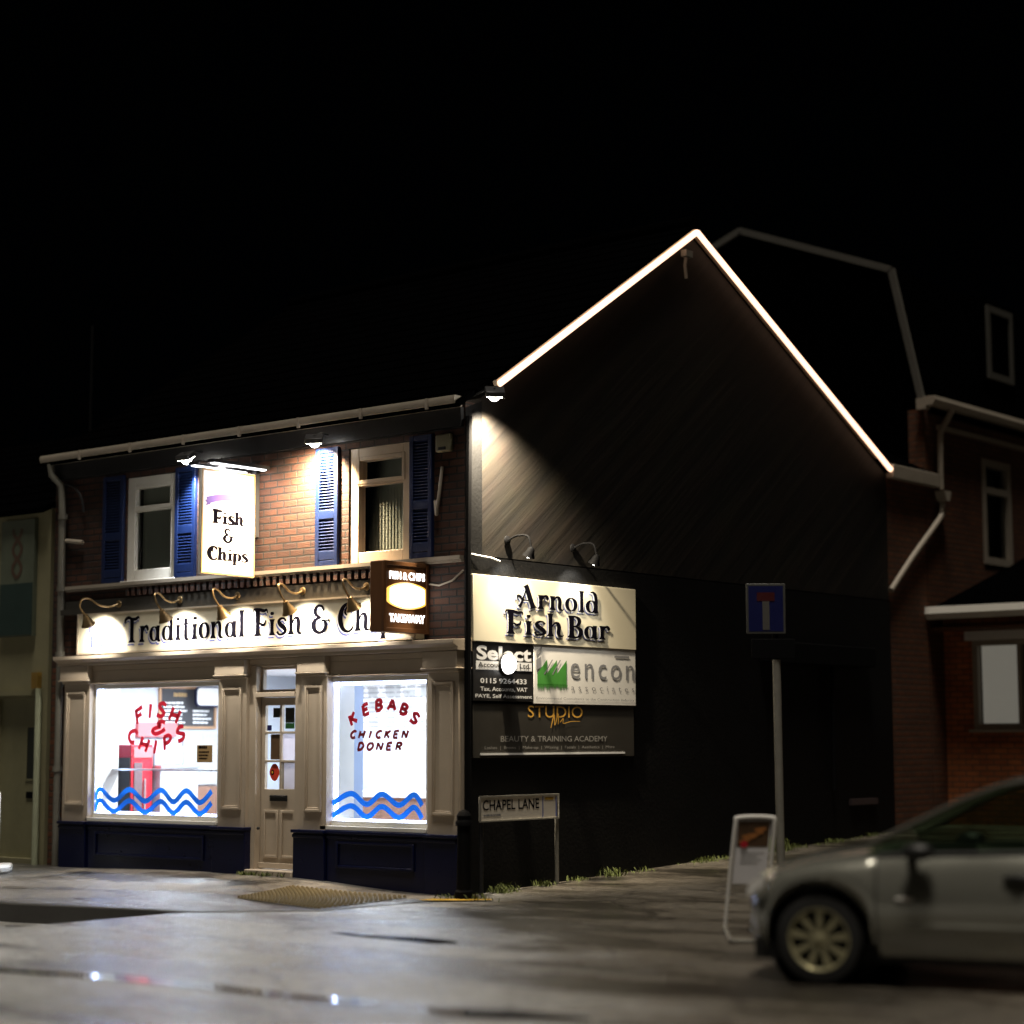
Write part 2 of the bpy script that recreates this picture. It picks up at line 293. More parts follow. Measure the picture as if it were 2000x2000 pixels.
# ------------------------------------------------------------------ mesh helpers
ORG = {}
FRONT = (Vector((1, 0, 0)), Vector((0, 0, 1)))       # u = x, v = z, towards the street
LANE = (Vector((0, 1, 0)), Vector((0, 0, 1)))        # u = y, v = z, towards the lane
class MB:
    """collects shapes; build() links them as one mesh object"""
    def __init__(s): s.v = []; s.f = []; s.mi = []; s.cur = 0
    def add(s, vs, fs):
        o = len(s.v); s.v += [Vector(a) for a in vs]
        for f in fs: s.f.append([o + i for i in f]); s.mi.append(s.cur)
        return s
    def box(s, a, b):
        x0, y0, z0 = [min(p, q) for p, q in zip(a, b)]; x1, y1, z1 = [max(p, q) for p, q in zip(a, b)]
        return s.add([(x0, y0, z0), (x1, y0, z0), (x1, y1, z0), (x0, y1, z0), (x0, y0, z1), (x1, y0, z1), (x1, y1, z1), (x0, y1, z1)],
                     [(0, 3, 2, 1), (4, 5, 6, 7), (0, 1, 5, 4), (1, 2, 6, 5), (2, 3, 7, 6), (3, 0, 4, 7)])
    def prism(s, poly, vec):
        n = len(poly); vec = Vector(vec); p = [Vector(q) for q in poly]
        return s.add(p + [q + vec for q in p], [tuple(range(n))[::-1], tuple(range(n, 2 * n))] + [(i, (i + 1) % n, n + (i + 1) % n, n + i) for i in range(n)])
    def tube(s, path, r, n=10, caps=True, radii=None):
        P = [Vector(p) for p in path]; rings = []; prev = None
        for i, p in enumerate(P):
            d = (P[min(i + 1, len(P) - 1)] - P[max(i - 1, 0)]).normalized()
            if prev is None:
                a = Vector((0, 0, 1)) if abs(d.z) < 0.9 else Vector((1, 0, 0)); u = d.cross(a).normalized()
            else: u = (prev - d * prev.dot(d)).normalized()
            prev = u; v = d.cross(u); rr = radii[i] if radii else r
            rings.append([p + u * rr * math.cos(2 * PI * k / n) + v * rr * math.sin(2 * PI * k / n) for k in range(n)])
        fs = []
        for i in range(len(P) - 1):
            for k in range(n): fs.append((i * n + k, i * n + (k + 1) % n, (i + 1) * n + (k + 1) % n, (i + 1) * n + k))
        if caps: fs.append(tuple(range(n))[::-1]); fs.append(tuple((len(P) - 1) * n + k for k in range(n)))
        return s.add([q for r_ in rings for q in r_], fs)
    def lathe(s, o, axis, prof, n=20, caps=True):
        o = Vector(o); ax = Vector(axis).normalized()
        return s.tube([o + ax * t for t, r in prof], 0, n, caps, [r for t, r in prof]) if len(set(t for t, r in prof)) == len(prof) else s._lathe(o, ax, prof, n)
    def _lathe(s, o, ax, prof, n):
        a = Vector((0, 0, 1)) if abs(ax.z) < 0.9 else Vector((1, 0, 0)); u = ax.cross(a).normalized(); v = ax.cross(u)
        vs = [o + ax * t + (u * math.cos(2 * PI * k / n) + v * math.sin(2 * PI * k / n)) * r for t, r in prof for k in range(n)]
        fs = [(i * n + k, i * n + (k + 1) % n, (i + 1) * n + (k + 1) % n, (i + 1) * n + k) for i in range(len(prof) - 1) for k in range(n)]
        return s.add(vs, fs)
    def sphere(s, o, r, n=12, sq=(1, 1, 1)):
        o = Vector(o); vs = []; fs = []; h = n // 2
        for i in range(h + 1):
            t = PI * i / h
            for k in range(n):
                vs.append(o + Vector((math.sin(t) * math.cos(2 * PI * k / n) * r * sq[0], math.sin(t) * math.sin(2 * PI * k / n) * r * sq[1], math.cos(t) * r * sq[2])))
        for i in range(h):
            for k in range(n): fs.append((i * n + k, (i + 1) * n + k, (i + 1) * n + (k + 1) % n, i * n + (k + 1) % n))
        return s.add(vs, fs)
    def flat(s, frame, o, pts2, fs, w=0.0):
        r, u = frame; nrm = r.cross(u); o = Vector(o)
        return s.add([o + r * a + u * b + nrm * w for a, b in pts2], fs)
    def rect(s, frame, o, u0, v0, u1, v1, w=0.0):
        return s.flat(frame, o, [(u0, v0), (u1, v0), (u1, v1), (u0, v1)], [(0, 1, 2, 3)], w)
    def slab(s, frame, o, u0, v0, u1, v1, w0, w1):
        r, u = frame; nrm = r.cross(u); o = Vector(o)
        return s.prism([o + r * a + u * b + nrm * w0 for a, b in ((u0, v0), (u1, v0), (u1, v1), (u0, v1))], nrm * (w1 - w0))
    def frame(s, fr, o, u0, v0, u1, v1, t, w0, w1):
        s.slab(fr, o, u0, v0, u0 + t, v1, w0, w1); s.slab(fr, o, u1 - t, v0, u1, v1, w0, w1)
        s.slab(fr, o, u0 + t, v1 - t, u1 - t, v1, w0, w1 - 0.002); s.slab(fr, o, u0 + t, v0, u1 - t, v0 + t, w0, w1 - 0.002); return s
    def build(s, name, mats, parent=None, org=None, smooth=True, bevel=0.0, local=False, angle=38, fix=True):
        if parent is not None: o_ = ORG[parent.name]
        else: o_ = Vector(org) if org is not None else (sum(s.v, Vector()) / max(1, len(s.v)))
        me = bpy.data.meshes.new(name)
        me.from_pydata([tuple((p if local else p - o_) * (1 if local else S)) for p in s.v], [], s.f)
        if not isinstance(mats, (list, tuple)): mats = [mats]
        for m_ in mats: me.materials.append(m_)
        if len(mats) > 1: me.polygons.foreach_set('material_index', s.mi)
        if fix:
            bm = bmesh.new(); bm.from_mesh(me); bmesh.ops.recalc_face_normals(bm, faces=bm.faces[:]); bm.to_mesh(me); bm.free()
        if smooth:
            me.polygons.foreach_set('use_smooth', [True] * len(me.polygons)); me.set_sharp_from_angle(angle=math.radians(angle))
        ob = bpy.data.objects.new(name, me); C.objects.link(ob)
        ORG[ob.name] = o_
        if parent is not None: ob.parent = parent
        else: ob.location = o_ * S
        if bevel:
            b = ob.modifiers.new('bevel', 'BEVEL'); b.width = bevel * S; b.segments = 2; b.limit_method = 'ANGLE'; b.angle_limit = math.radians(40)
        return ob
def thing(name, label, cat, loc, group=None, rz=0.0):
    o = bpy.data.objects.new(name, None); C.objects.link(o); o.location = Vector(loc) * S; o.rotation_euler = (0, 0, rz)
    o.empty_display_size = 0.2
    o['label'] = label; o['category'] = cat
    if group: o['group'] = group
    ORG[o.name] = Vector(loc); return o
def tag(o, label, cat, group=None, kind=None):
    o['label'] = label; o['category'] = cat
    if group: o['group'] = group
    if kind: o['kind'] = kind
    return o
def struct(o, kind='structure'): o['kind'] = kind; return o
def lamp(name, kind, loc, parent, energy, col, target=None, size=0.04, angle=100, blend=0.6, sx=None, sy=None):
    d = bpy.data.lights.new(name, kind); d.energy = energy; d.color = col
    if kind == 'AREA':
        d.shape = 'RECTANGLE'; d.size = sx; d.size_y = sy
    else: d.shadow_soft_size = size
    if kind == 'SPOT': d.spot_size = math.radians(angle); d.spot_blend = blend
    o = bpy.data.objects.new(name, d); C.objects.link(o)
    o.location = (Vector(loc) - ORG[parent.name]) * S; o.parent = parent
    if target is not None: o.rotation_euler = (Vector(target) - Vector(loc)).to_track_quat('-Z', 'Y').to_euler()
    return o

def catmull(pts, n=8):
    out = []
    P = [pts[0]] + list(pts) + [pts[-1]]
    for i in range(1, len(P) - 2):
        p0, p1, p2, p3 = P[i - 1], P[i], P[i + 1], P[i + 2]
        for k in range(n):
            t = k / n
            out.append(tuple(0.5 * (2 * b + (c - a) * t + (2 * a - 5 * b + 4 * c - d) * t * t + (3 * b - a - 3 * c + d) * t ** 3) for a, b, c, d in zip(p0, p1, p2, p3)))
    out.append(tuple(pts[-1])); return out
def ribbon(pts, n=6):
    q = catmull(pts, n); V2 = []; F = []
    for i, (x, y, w_) in enumerate(q):
        a = q[max(0, i - 1)]; b = q[min(len(q) - 1, i + 1)]
        dx, dy = b[0] - a[0], b[1] - a[1]; l = math.hypot(dx, dy) or 1
        nx, ny = -dy / l, dx / l; h = max(0.005, w_) / 2
        V2 += [(x + nx * h, y + ny * h), (x - nx * h, y - ny * h)]
        if i: F.append((2 * i - 2, 2 * i - 1, 2 * i + 1, 2 * i))
    return V2, F

# ---- hand drawn fairground lettering: strokes of (x, y, width), cap height 1
def stem(x, h, w_=0.16, foot=True, head=True):
    p = [(x, 0, w_ * 1.9), (x, 0.05, w_ * 1.5), (x, 0.14, w_)] if foot else [(x, 0, w_)]
    p += [(x, h * 0.5, w_ * 0.92), (x, h - 0.14, w_)]
    p += [(x, h - 0.04, w_ * 1.35), (x, h, w_ * 1.55)] if head else [(x, h, w_)]
    return p
def ring(cx, cy, rx, ry, wide=0.17, thin=0.05):
    return [(cx + rx * math.cos(2 * PI * k / 16 + PI / 2), cy + ry * math.sin(2 * PI * k / 16 + PI / 2), thin + (wide - thin) * abs(math.cos(2 * PI * k / 16 + PI / 2)) ** 1.3) for k in range(17)]
ARCH = lambda x: [(x, 0.42, 0.05), (x + 0.1, 0.58, 0.08), (x + 0.22, 0.58, 0.14), (x + 0.27, 0.40, 0.16), (x + 0.25, 0.16, 0.15), (x + 0.30, 0.05, 0.12), (x + 0.40, 0.03, 0.05), (x + 0.44, 0.1, 0.03)]
GL = {
 'A': (0.86, [[(0.10, 0.02, 0.20), (0.16, 0.14, 0.11), (0.30, 0.55, 0.06), (0.42, 0.92, 0.06)], [(0.36, 1.02, 0.22), (0.42, 0.92, 0.2), (0.54, 0.5, 0.2), (0.66, 0.12, 0.2), (0.70, 0.0, 0.34)],
              [(0.02, 0.40, 0.04), (0.04, 0.52, 0.1), (0.14, 0.50, 0.11), (0.24, 0.36, 0.08), (0.42, 0.34, 0.06), (0.56, 0.38, 0.04)]]),
 'r': (0.50, [stem(0.14, 0.64), [(0.2, 0.42, 0.05), (0.28, 0.58, 0.09), (0.38, 0.60, 0.13), (0.43, 0.50, 0.12), (0.40, 0.44, 0.05)]]),
 'n': (0.68, [stem(0.14, 0.64), ARCH(0.2)]),
 'o': (0.58, [ring(0.29, 0.32, 0.19, 0.29)]),
 'l': (0.34, [stem(0.17, 1.0)]),
 'd': (0.64, [ring(0.27, 0.30, 0.18, 0.27), [(0.50, 0.0, 0.22), (0.48, 0.14, 0.15), (0.48, 0.6, 0.15), (0.44, 0.86, 0.15), (0.34, 0.97, 0.10), (0.22, 0.95, 0.03)]]),
 'F': (0.70, [stem(0.22, 1.0, 0.19), [(0.02, 0.9, 0.03), (0.08, 1.0, 0.08), (0.3, 0.98, 0.12), (0.5, 0.93, 0.12), (0.62, 0.96, 0.08), (0.66, 0.84, 0.04)],
              [(0.2, 0.5, 0.07), (0.34, 0.46, 0.07), (0.44, 0.40, 0.12), (0.54, 0.44, 0.10), (0.58, 0.58, 0.04)]]),
 'i': (0.34, [stem(0.17, 0.60), [(0.17, 0.75, 0.12), (0.17, 0.80, 0.17), (0.17, 0.87, 0.12)]]),
 's': (0.52, [[(0.44, 0.50, 0.09), (0.36, 0.60, 0.08), (0.22, 0.60, 0.10), (0.13, 0.50, 0.14), (0.22, 0.37, 0.17), (0.36, 0.26, 0.17), (0.42, 0.14, 0.14), (0.30, 0.03, 0.09), (0.14, 0.03, 0.08), (0.06, 0.14, 0.10)]]),
 'h': (0.68, [stem(0.14, 1.0), ARCH(0.2)]),
 'B': (0.70, [stem(0.20, 1.0, 0.2), [(0.08, 0.98, 0.06), (0.34, 0.98, 0.08), (0.50, 0.88, 0.15), (0.50, 0.68, 0.15), (0.38, 0.55, 0.07), (0.24, 0.53, 0.05)],
              [(0.24, 0.52, 0.05), (0.42, 0.50, 0.08), (0.56, 0.38, 0.17), (0.56, 0.18, 0.17), (0.42, 0.03, 0.09), (0.10, 0.02, 0.06)]]),
 'a': (0.62, [ring(0.26, 0.30, 0.17, 0.27), [(0.46, 0.62, 0.2), (0.46, 0.5, 0.15), (0.46, 0.14, 0.15), (0.50, 0.04, 0.14), (0.58, 0.05, 0.04)]]),
 't': (0.46, [[(0.36, 0.05, 0.06), (0.26, 0.03, 0.12), (0.2, 0.14, 0.16), (0.2, 0.5, 0.15), (0.2, 0.84, 0.15)], [(0.02, 0.60, 0.05), (0.2, 0.62, 0.07), (0.38, 0.64, 0.05)]]),
 'T': (0.76, [stem(0.38, 0.94, 0.2, True, False), [(0.02, 0.74, 0.03), (0.05, 0.9, 0.12), (0.2, 0.99, 0.13), (0.38, 0.94, 0.10), (0.56, 0.92, 0.13), (0.7, 0.99, 0.1), (0.76, 0.92, 0.03)]]),
 'C': (0.74, [[(0.66, 0.74, 0.04), (0.62, 0.9, 0.12), (0.46, 0.99, 0.10), (0.26, 0.88, 0.15), (0.15, 0.62, 0.2), (0.15, 0.36, 0.2), (0.26, 0.10, 0.15), (0.46, 0.0, 0.09), (0.62, 0.08, 0.08), (0.70, 0.24, 0.03)],
              [(0.42, 0.9, 0.05), (0.34, 0.7, 0.09), (0.42, 0.58, 0.05)]]),
 'p': (0.62, [[(0.15, -0.32, 0.28), (0.15, -0.2, 0.15), (0.15, 0.2, 0.15), (0.15, 0.5, 0.15), (0.15, 0.64, 0.22)], ring(0.34, 0.31, 0.18, 0.27)]),
 '&': (0.74, [[(0.52, 0.80, 0.05), (0.46, 0.95, 0.09), (0.30, 0.98, 0.10), (0.18, 0.84, 0.14), (0.22, 0.66, 0.12), (0.40, 0.55, 0.08)],
              [(0.42, 0.56, 0.07), (0.20, 0.48, 0.13), (0.11, 0.28, 0.18), (0.20, 0.08, 0.14), (0.40, 0.01, 0.11), (0.58, 0.14, 0.14), (0.60, 0.36, 0.13), (0.50, 0.46, 0.07), (0.44, 0.38, 0.06)], [(0.6, 0.40, 0.04), (0.72, 0.46, 0.08), (0.74, 0.36, 0.03)]]),
 ' ': (0.40, []),
}
def fancy_width(t): return sum(GL[c][0] for c in t)
def fancy(mb, frame, o, text, u0, v0, width, height, w0=0.006, du=0.0, dv=0.0, fat=1.0):
    sx = width / fancy_width(text); x = 0.0; k = 0
    for c in text:
        adv, strokes = GL[c]
        for st in strokes:
            V2, F = ribbon([(a, b, w_ * fat) for a, b, w_ in st]); k += 1
            mb.flat(frame, o, [(u0 + du + (x + a) * sx, v0 + dv + b * height) for a, b in V2], F, w0 + 0.0004 * (k % 7))
        x += adv
_tc = {}
def text2d(body, bold=0.0, shear=0.0, space=1.0):
    key = (body, bold, shear, space)
    if key in _tc: return _tc[key]
    cu = bpy.data.curves.new('lettering_source', 'FONT'); cu.body = body; cu.offset = bold; cu.shear = shear; cu.space_character = space; cu.resolution_u = 3
    ob = bpy.data.objects.new('lettering_source', cu); C.objects.link(ob)
    dg = bpy.context.evaluated_depsgraph_get(); ev = ob.evaluated_get(dg); me = ev.to_mesh()
    V2 = [(v.co.x, v.co.y) for v in me.vertices]; F = [tuple(p.vertices) for p in me.polygons]
    ev.to_mesh_clear(); bpy.data.objects.remove(ob); bpy.data.curves.remove(cu)
    _tc[key] = (V2, F); return V2, F
def text(mb, frame, o, body, u0, v0, u1, v1, w=0.006, bold=0.0, shear=0.0, space=1.0, rot=0.0):
    V2, F = text2d(body, bold, shear, space)
    xs = [a for a, b in V2]; ys = [b for a, b in V2]; x0, x1, y0, y1 = min(xs), max(xs), min(ys), max(ys)
    cu, cv = (u0 + u1) / 2, (v0 + v1) / 2; out = []
    for a, b in V2:
        p = ((a - x0) / (x1 - x0) - 0.5) * (u1 - u0); q = ((b - y0) / (y1 - y0) - 0.5) * (v1 - v0)
        out.append((cu + p * math.cos(rot) - q * math.sin(rot), cv + p * math.sin(rot) + q * math.cos(rot)))
    mb.flat(frame, o, out, F, w)
def bars(mb, frame, o, u0, v0, u1, v1, rows, w=0.004, seed=1, fill=0.55):
    """rows of unreadable small print as word-length strokes"""
    rnd = random.Random(seed); h = (v1 - v0) / rows
    for r in range(rows):
        u = u0 + rnd.uniform(0, 0.05) * (u1 - u0); end = u1 - rnd.uniform(0, 0.3) * (u1 - u0)
        while u < end - 0.004:
            l = min(end - u, rnd.uniform(0.05, 0.2) * (u1 - u0))
            mb.rect(frame, o, u, v0 + h * (r + 0.2), u + l * 0.86, v0 + h * (r + 0.2 + fill * rnd.uniform(0.8, 1)), w); u += l
def holed(mb, frame, o, u0, v0, u1, v1, holes, w0, w1):
    us = sorted({u0, u1} | {h[0] for h in holes} | {h[2] for h in holes}); vs_ = sorted({v0, v1} | {h[1] for h in holes} | {h[3] for h in holes})
    r, u = frame; nrm = r.cross(u); o = Vector(o); key = {}; V = []
    solid = lambda i, j: 0 <= i < len(us) - 1 and 0 <= j < len(vs_) - 1 and not any(h[0] - 1e-6 <= us[i] and us[i + 1] <= h[2] + 1e-6 and h[1] - 1e-6 <= vs_[j] and vs_[j + 1] <= h[3] + 1e-6 for h in holes)
    def vid(i, j, k):
        if (i, j, k) not in key: key[(i, j, k)] = len(V); V.append(o + r * us[i] + u * vs_[j] + nrm * (w1 if k else w0))
        return key[(i, j, k)]
    F = []
    for i in range(len(us) - 1):
        for j in range(len(vs_) - 1):
            if not solid(i, j): continue
            F.append((vid(i, j, 1), vid(i + 1, j, 1), vid(i + 1, j + 1, 1), vid(i, j + 1, 1)))
            F.append((vid(i, j, 0), vid(i, j + 1, 0), vid(i + 1, j + 1, 0), vid(i + 1, j, 0)))
            for di, dj, a, b in ((-1, 0, (i, j), (i, j + 1)), (1, 0, (i + 1, j), (i + 1, j + 1)), (0, -1, (i, j), (i + 1, j)), (0, 1, (i, j + 1), (i + 1, j + 1))):
                if not solid(i + di, j + dj): F.append((vid(*a, 0), vid(*b, 0), vid(*b, 1), vid(*a, 1)))
    mb.add(V, F); return mb
O0 = (0, 0, 0)
def sm(t): t = max(0.0, min(1.0, t)); return t * t * (3 - 2 * t)

# ------------------------------------------------------------------ ground
def road_z(x, y):
    z = -0.17 * sm((-0.75 - x) / 1.15)
    z += 0.034 * max(0.0, min(y, 40)) * sm((x + 2.0) / 1.5)
    return z
def pav_z(x, y): return 0.006 + 0.095 * sm((-0.4 - x) / 2.2) * sm((y + 1.9) / 1.9) * (1 - 0.45 * sm((-4 - x) / 2.5))
def axis(lo, hi, dense_lo, dense_hi, step, far):
    a = [dense_lo + i * step for i in range(int(round((dense_hi - dense_lo) / step)) + 1)]
    d = step
    p = dense_lo
    while p > lo: d *= far; p -= d; a.insert(0, max(p, lo))
    d = step; p = dense_hi
    while p < hi: d *= far; p += d; a.append(min(p, hi))
    return a
mb = MB()
xs = axis(-160, 160, -8, 12, 0.25, 1.35); ys = axis(-120, 220, -10, 14, 0.3, 1.35)
V = [(x, y, road_z(x, y)) for y in ys for x in xs]; n = len(xs)
mb.add(V, [(j * n + i, j * n + i + 1, (j + 1) * n + i + 1, (j + 1) * n + i) for j in range(len(ys) - 1) for i in range(n - 1)])
road = struct(mb.build('road', M['asphalt'], org=O0))

EDGE = [(0.26, -0.30), (0.20, -0.75), (0.12, -2.22), (-0.70, -2.98), (-1.9, -3.22), (-2.8, -3.42), (-6, -3.5), (-40, -3.5)]
def edge_y(x):
    for (x0, y0), (x1, y1) in zip(EDGE, EDGE[1:]):
        if x <= x0 and x >= x1: return y0 + (y1 - y0) * (x0 - x) / (x0 - x1)
    return -3.5
cols = [0.26, 0.23, 0.2, 0.16, 0.12] + [0.12 - 0.2 * i for i in range(1, 40)] + [-9, -11, -14, -20, -30, -40]
rows = 16; mb = MB(); V = []
for x in cols:
    y0 = edge_y(x)
    for r in range(rows + 1):
        y = y0 + (0.3 - y0) * r / rows; V.append((x, y, pav_z(x, y)))
k = rows + 1
mb.add(V, [(i * k + r, i * k + r + 1, (i + 1) * k + r + 1, (i + 1) * k + r) for i in range(len(cols) - 1) for r in range(rows)])
struct(mb.build('pavement', M['pavement'], org=O0))
# kerb stones along the pavement edge, dropping to nothing at the crossing
mb = MB(); pts = []
for (x0, y0), (x1, y1) in zip(EDGE[1:], EDGE[2:]):
    nseg = max(1, int(math.hypot(x1 - x0, y1 - y0) / 0.3)) if x1 > -9 else 8
    for i in range(nseg): pts.append((x0 + (x1 - x0) * i / nseg, y0 + (y1 - y0) * i / nseg))
V = []
for i, (x, y) in enumerate(pts):
    a = pts[max(0, i - 1)]; b = pts[min(len(pts) - 1, i + 1)]; d = Vector((b[0] - a[0], b[1] - a[1])).normalized(); nx, ny = d.y, -d.x
    if nx * 1 + ny * -1 < 0: nx, ny = -nx, -ny
    zt = pav_z(x, y) + 0.004; xo, yo = x + nx * 0.03, y + ny * 0.03; xi, yi = x - nx * 0.11, y - ny * 0.11
    V += [(xi, yi, zt - 0.05), (xi, yi, zt), (xo - nx * 0.015, yo - ny * 0.015, zt), (xo, yo, zt - 0.012), (xo, yo, road_z(xo, yo) - 0.06)]
mb.add(V, [(i * 5 + j, i * 5 + j + 1, (i + 1) * 5 + j + 1, (i + 1) * 5 + j) for i in range(len(pts) - 1) for j in range(4)])
struct(mb.build('kerb', M['kerb'], org=O0, angle=20))
# worn yellow road marking by the bollard
mb = MB(); rnd = random.Random(4)
out = [(0.10, -0.62), (0.32, -0.50), (0.62, -0.30), (0.66, -0.40), (0.46, -0.62), (0.24, -0.80), (0.10, -0.84)]
mb.add([(x, y, road_z(x, y) + 0.016) for x, y in out], [tuple(range(len(out)))])
struct(mb.build('road_marking', M['yellow_line'], org=(0.3, -0.6, 0)))
# water standing in the gutter across the street and in the dips
def puddle(pts, dz):
    mb = MB(); c = catmull([p + (0,) for p in pts + [pts[0]]], 6)[:-1]
    mb.add([(x, y, road_z(x, y) + dz) for x, y, _ in c], [tuple(range(len(c)))]); return struct(mb.build('puddle', M['water']))
puddle([(0.6, -7.05), (1.8, -6.86), (2.6, -6.66), (3.4, -6.62), (4.3, -6.60), (4.9, -6.55), (4.85, -6.68), (4.2, -6.76), (3.3, -6.78), (2.5, -6.86), (1.7, -7.05), (0.6, -7.3)], 0.005)
puddle([(1.62, -3.62), (2.2, -3.58), (2.55, -3.50), (3.0, -3.60), (2.9, -3.78), (2.4, -3.74), (2.0, -3.72)], 0.005)
puddle([(5.3, -6.62), (5.7, -6.45), (6.2, -6.32), (6.4, -6.44), (6.0, -6.66), (5.6, -6.74)], 0.005)

# tactile crossing slabs (one panel of ribbed blisters)
mb = MB()
TL, TT, TR, TB = Vector((-1.52, -1.72, 0)), Vector((-1.75, -0.72, 0)), Vector((-0.20, -0.62, 0)), Vector((0.06, -2.16, 0))
def tq(a, b): return (TT * (1 - a) + TR * a) * (1 - b) + (TL * (1 - a) + TB * a) * b
def tz(p, dz): return Vector((p.x, p.y, pav_z(p.x, p.y) + dz))
N1 = 14
V = [tz(tq(i / N1, j / N1), 0.008) for j in range(N1 + 1) for i in range(N1 + 1)]
mb.add(V, [(j * 15 + i, j * 15 + i + 1, (j + 1) * 15 + i + 1, (j + 1) * 15 + i) for j in range(N1) for i in range(N1)])
mb.cur = 1
for i in range(24):
    for j in range(18):
        p = tz(tq((i + 0.5) / 24, (j + 0.5) / 18), 0.008); rr = 0.021
        ring_a = [(p.x + rr * math.cos(t * PI / 4), p.y + rr * math.sin(t * PI / 4), p.z) for t in range(8)]
        ring_b = [(p.x + rr * 0.55 * math.cos(t * PI / 4), p.y + rr * 0.55 * math.sin(t * PI / 4), p.z + 0.024) for t in range(8)]
        mb.add(ring_a + ring_b, [(t, (t + 1) % 8, 8 + (t + 1) % 8, 8 + t) for t in range(8)] + [tuple(range(8, 16))])
o = mb.build('tactile_paving', [M['tactile'], M['tactile_dome']], org=(-0.8, -1.4, 0)); struct(o)

# ------------------------------------------------------------------ chip shop building
shop = thing('chip_shop', 'two storey brick corner chip shop with cream shopfront, blue shutters and black painted gable', 'building', (-3.3, 0, 0))
WINS = [(-5.38, 3.47, -4.47, 4.72), (-1.67, 3.45, -0.76, 4.72)]
mb = MB(); holed(mb, FRONT, O0, -6.75, 2.472, 0.0, 5.06, WINS, -0.26, 0.0)
mb.build('front_wall', M['brick_front'], shop, smooth=False)
mb = MB()
mb.prism([(0.0, 0.262, 3.47), (0.0, 9.0, 3.47), (0.0, 9.0, 5.22), (0.0, 4.23, 7.66), (0.0, 0.262, 5.14)], (-0.25, 0, 0))
mb.prism([(0.0, 0.0, 5.062), (0.0, 0.258, 5.062), (0.0, 0.258, 5.13), (0.0, 0.0, 4.99 + 0.08)], (-0.25, 0, 0))
mb.build('gable_wall', M['gable'], shop, smooth=False)
mb = MB(); mb.box((0.012, 0.002, 3.455), (-0.25, 9.0, -0.2))
mb.add([(0.004, 0.0, 3.47), (0.004, 0.264, 3.47), (0.004, 0.264, 5.1), (0.004, 0.0, 5.0)], [(0, 1, 2, 3)])
mb.build('painted_lower_wall', M['black_paint'], shop, smooth=False)
# party wall on the left, back wall
mb = MB(); mb.box((-6.75, 0.0, -0.2), (-6.45, 0.24, 2.47)); mb.box((-6.80, 0.27, -0.2), (-6.55, 9.0, 5.1)); mb.box((-6.5, 8.75, -0.2), (-0.26, 9.0, 5.1))
mb.build('party_wall', M['brick_house'], shop, smooth=False)
# roof: slates in courses on two slopes
mb = MB()
def slope(y0, z0, y1, z1, x0, x1, n):
    for i in range(n):
        a, b = i / n, (i + 1) / n + 0.01
        ya, za, yb, zb = y0 + (y1 - y0) * a, z0 + (z1 - z0) * a, y0 + (y1 - y0) * b, z0 + (z1 - z0) * b
        mb.prism([(x0, ya, za + 0.02), (x0, yb, zb), (x0, yb, zb - 0.05), (x0, ya, za - 0.05)], (x1 - x0, 0, 0))
slope(-0.16, 5.03, 4.23, 7.80, -6.85, 0.06, 18); slope(9.1, 5.24, 4.23, 7.80, -6.85, 0.06, 18)
roof = mb.build('roof', M['slate'], shop, smooth=False)
mb = MB(); mb.tube([(-6.9, 4.23, 7.82), (0.07, 4.23, 7.82)], 0.09, 10); mb.build('ridge_tile', M['slate'], roof)
# front gutter and fascia board
mb = MB()
prof = [(-0.05, 5.11), (-0.17, 5.11), (-0.18, 5.07), (-0.17, 5.03), (-0.12, 5.0), (-0.05, 5.0)]
mb.prism([(-6.86, y, z) for y, z in prof], (6.86, 0, 0))
for x in [-6.1 + i * 0.95 for i in range(7)]: mb.box((x, -0.185, 4.997), (x + 0.035, -0.06, 5.112))
mb.build('gutter', M['gutter'], shop)
mb = MB(); mb.box((-6.8, -0.048, 4.80), (-0.02, -0.002, 5.0)); mb.build('eaves_board', M['dark_metal'], shop)
mb = MB(); mb.tube([(-6.70, -0.13, 5.0), (-6.68, -0.12, 4.86), (-6.55, -0.07, 4.72), (-6.52, -0.07, 4.4), (-6.50, -0.07, 2.6), (-6.50, -0.07, 0.05)], 0.045)
for z in (4.3, 3.4, 2.6, 1.2): mb.tube([(-6.50, -0.07, z), (-6.50, -0.07, z + 0.06)], 0.06)
mb.build('downpipe', mat('dull_pipe', (0.13, 0.125, 0.105), 0.5, var=0.3), shop)
# ledge, dentils and dark band over the shopfront
mb = MB(); mb.box((-6.45, -0.07, 3.415), (-0.02, -0.001, 3.455)); mb.box((-6.45, -0.05, 3.39), (-0.02, -0.001, 3.413))
mb.build('string_course', M['gutter'], shop)
mb = MB()
for i in range(44):
    x = -5.3 + i * 0.105; mb.box((x, -0.06, 3.29), (x + 0.055, -0.001, 3.385))
mb.build('dentil_course', M['brick_front'], shop, smooth=False)
mb = MB(); mb.box((-6.45, -0.045, 3.10), (-0.70, -0.001, 3.27)); mb.box((-6.45, -0.12, 3.10), (-0.66, -0.047, 3.165)); mb.build('lead_flashing', M['charcoal'], shop)

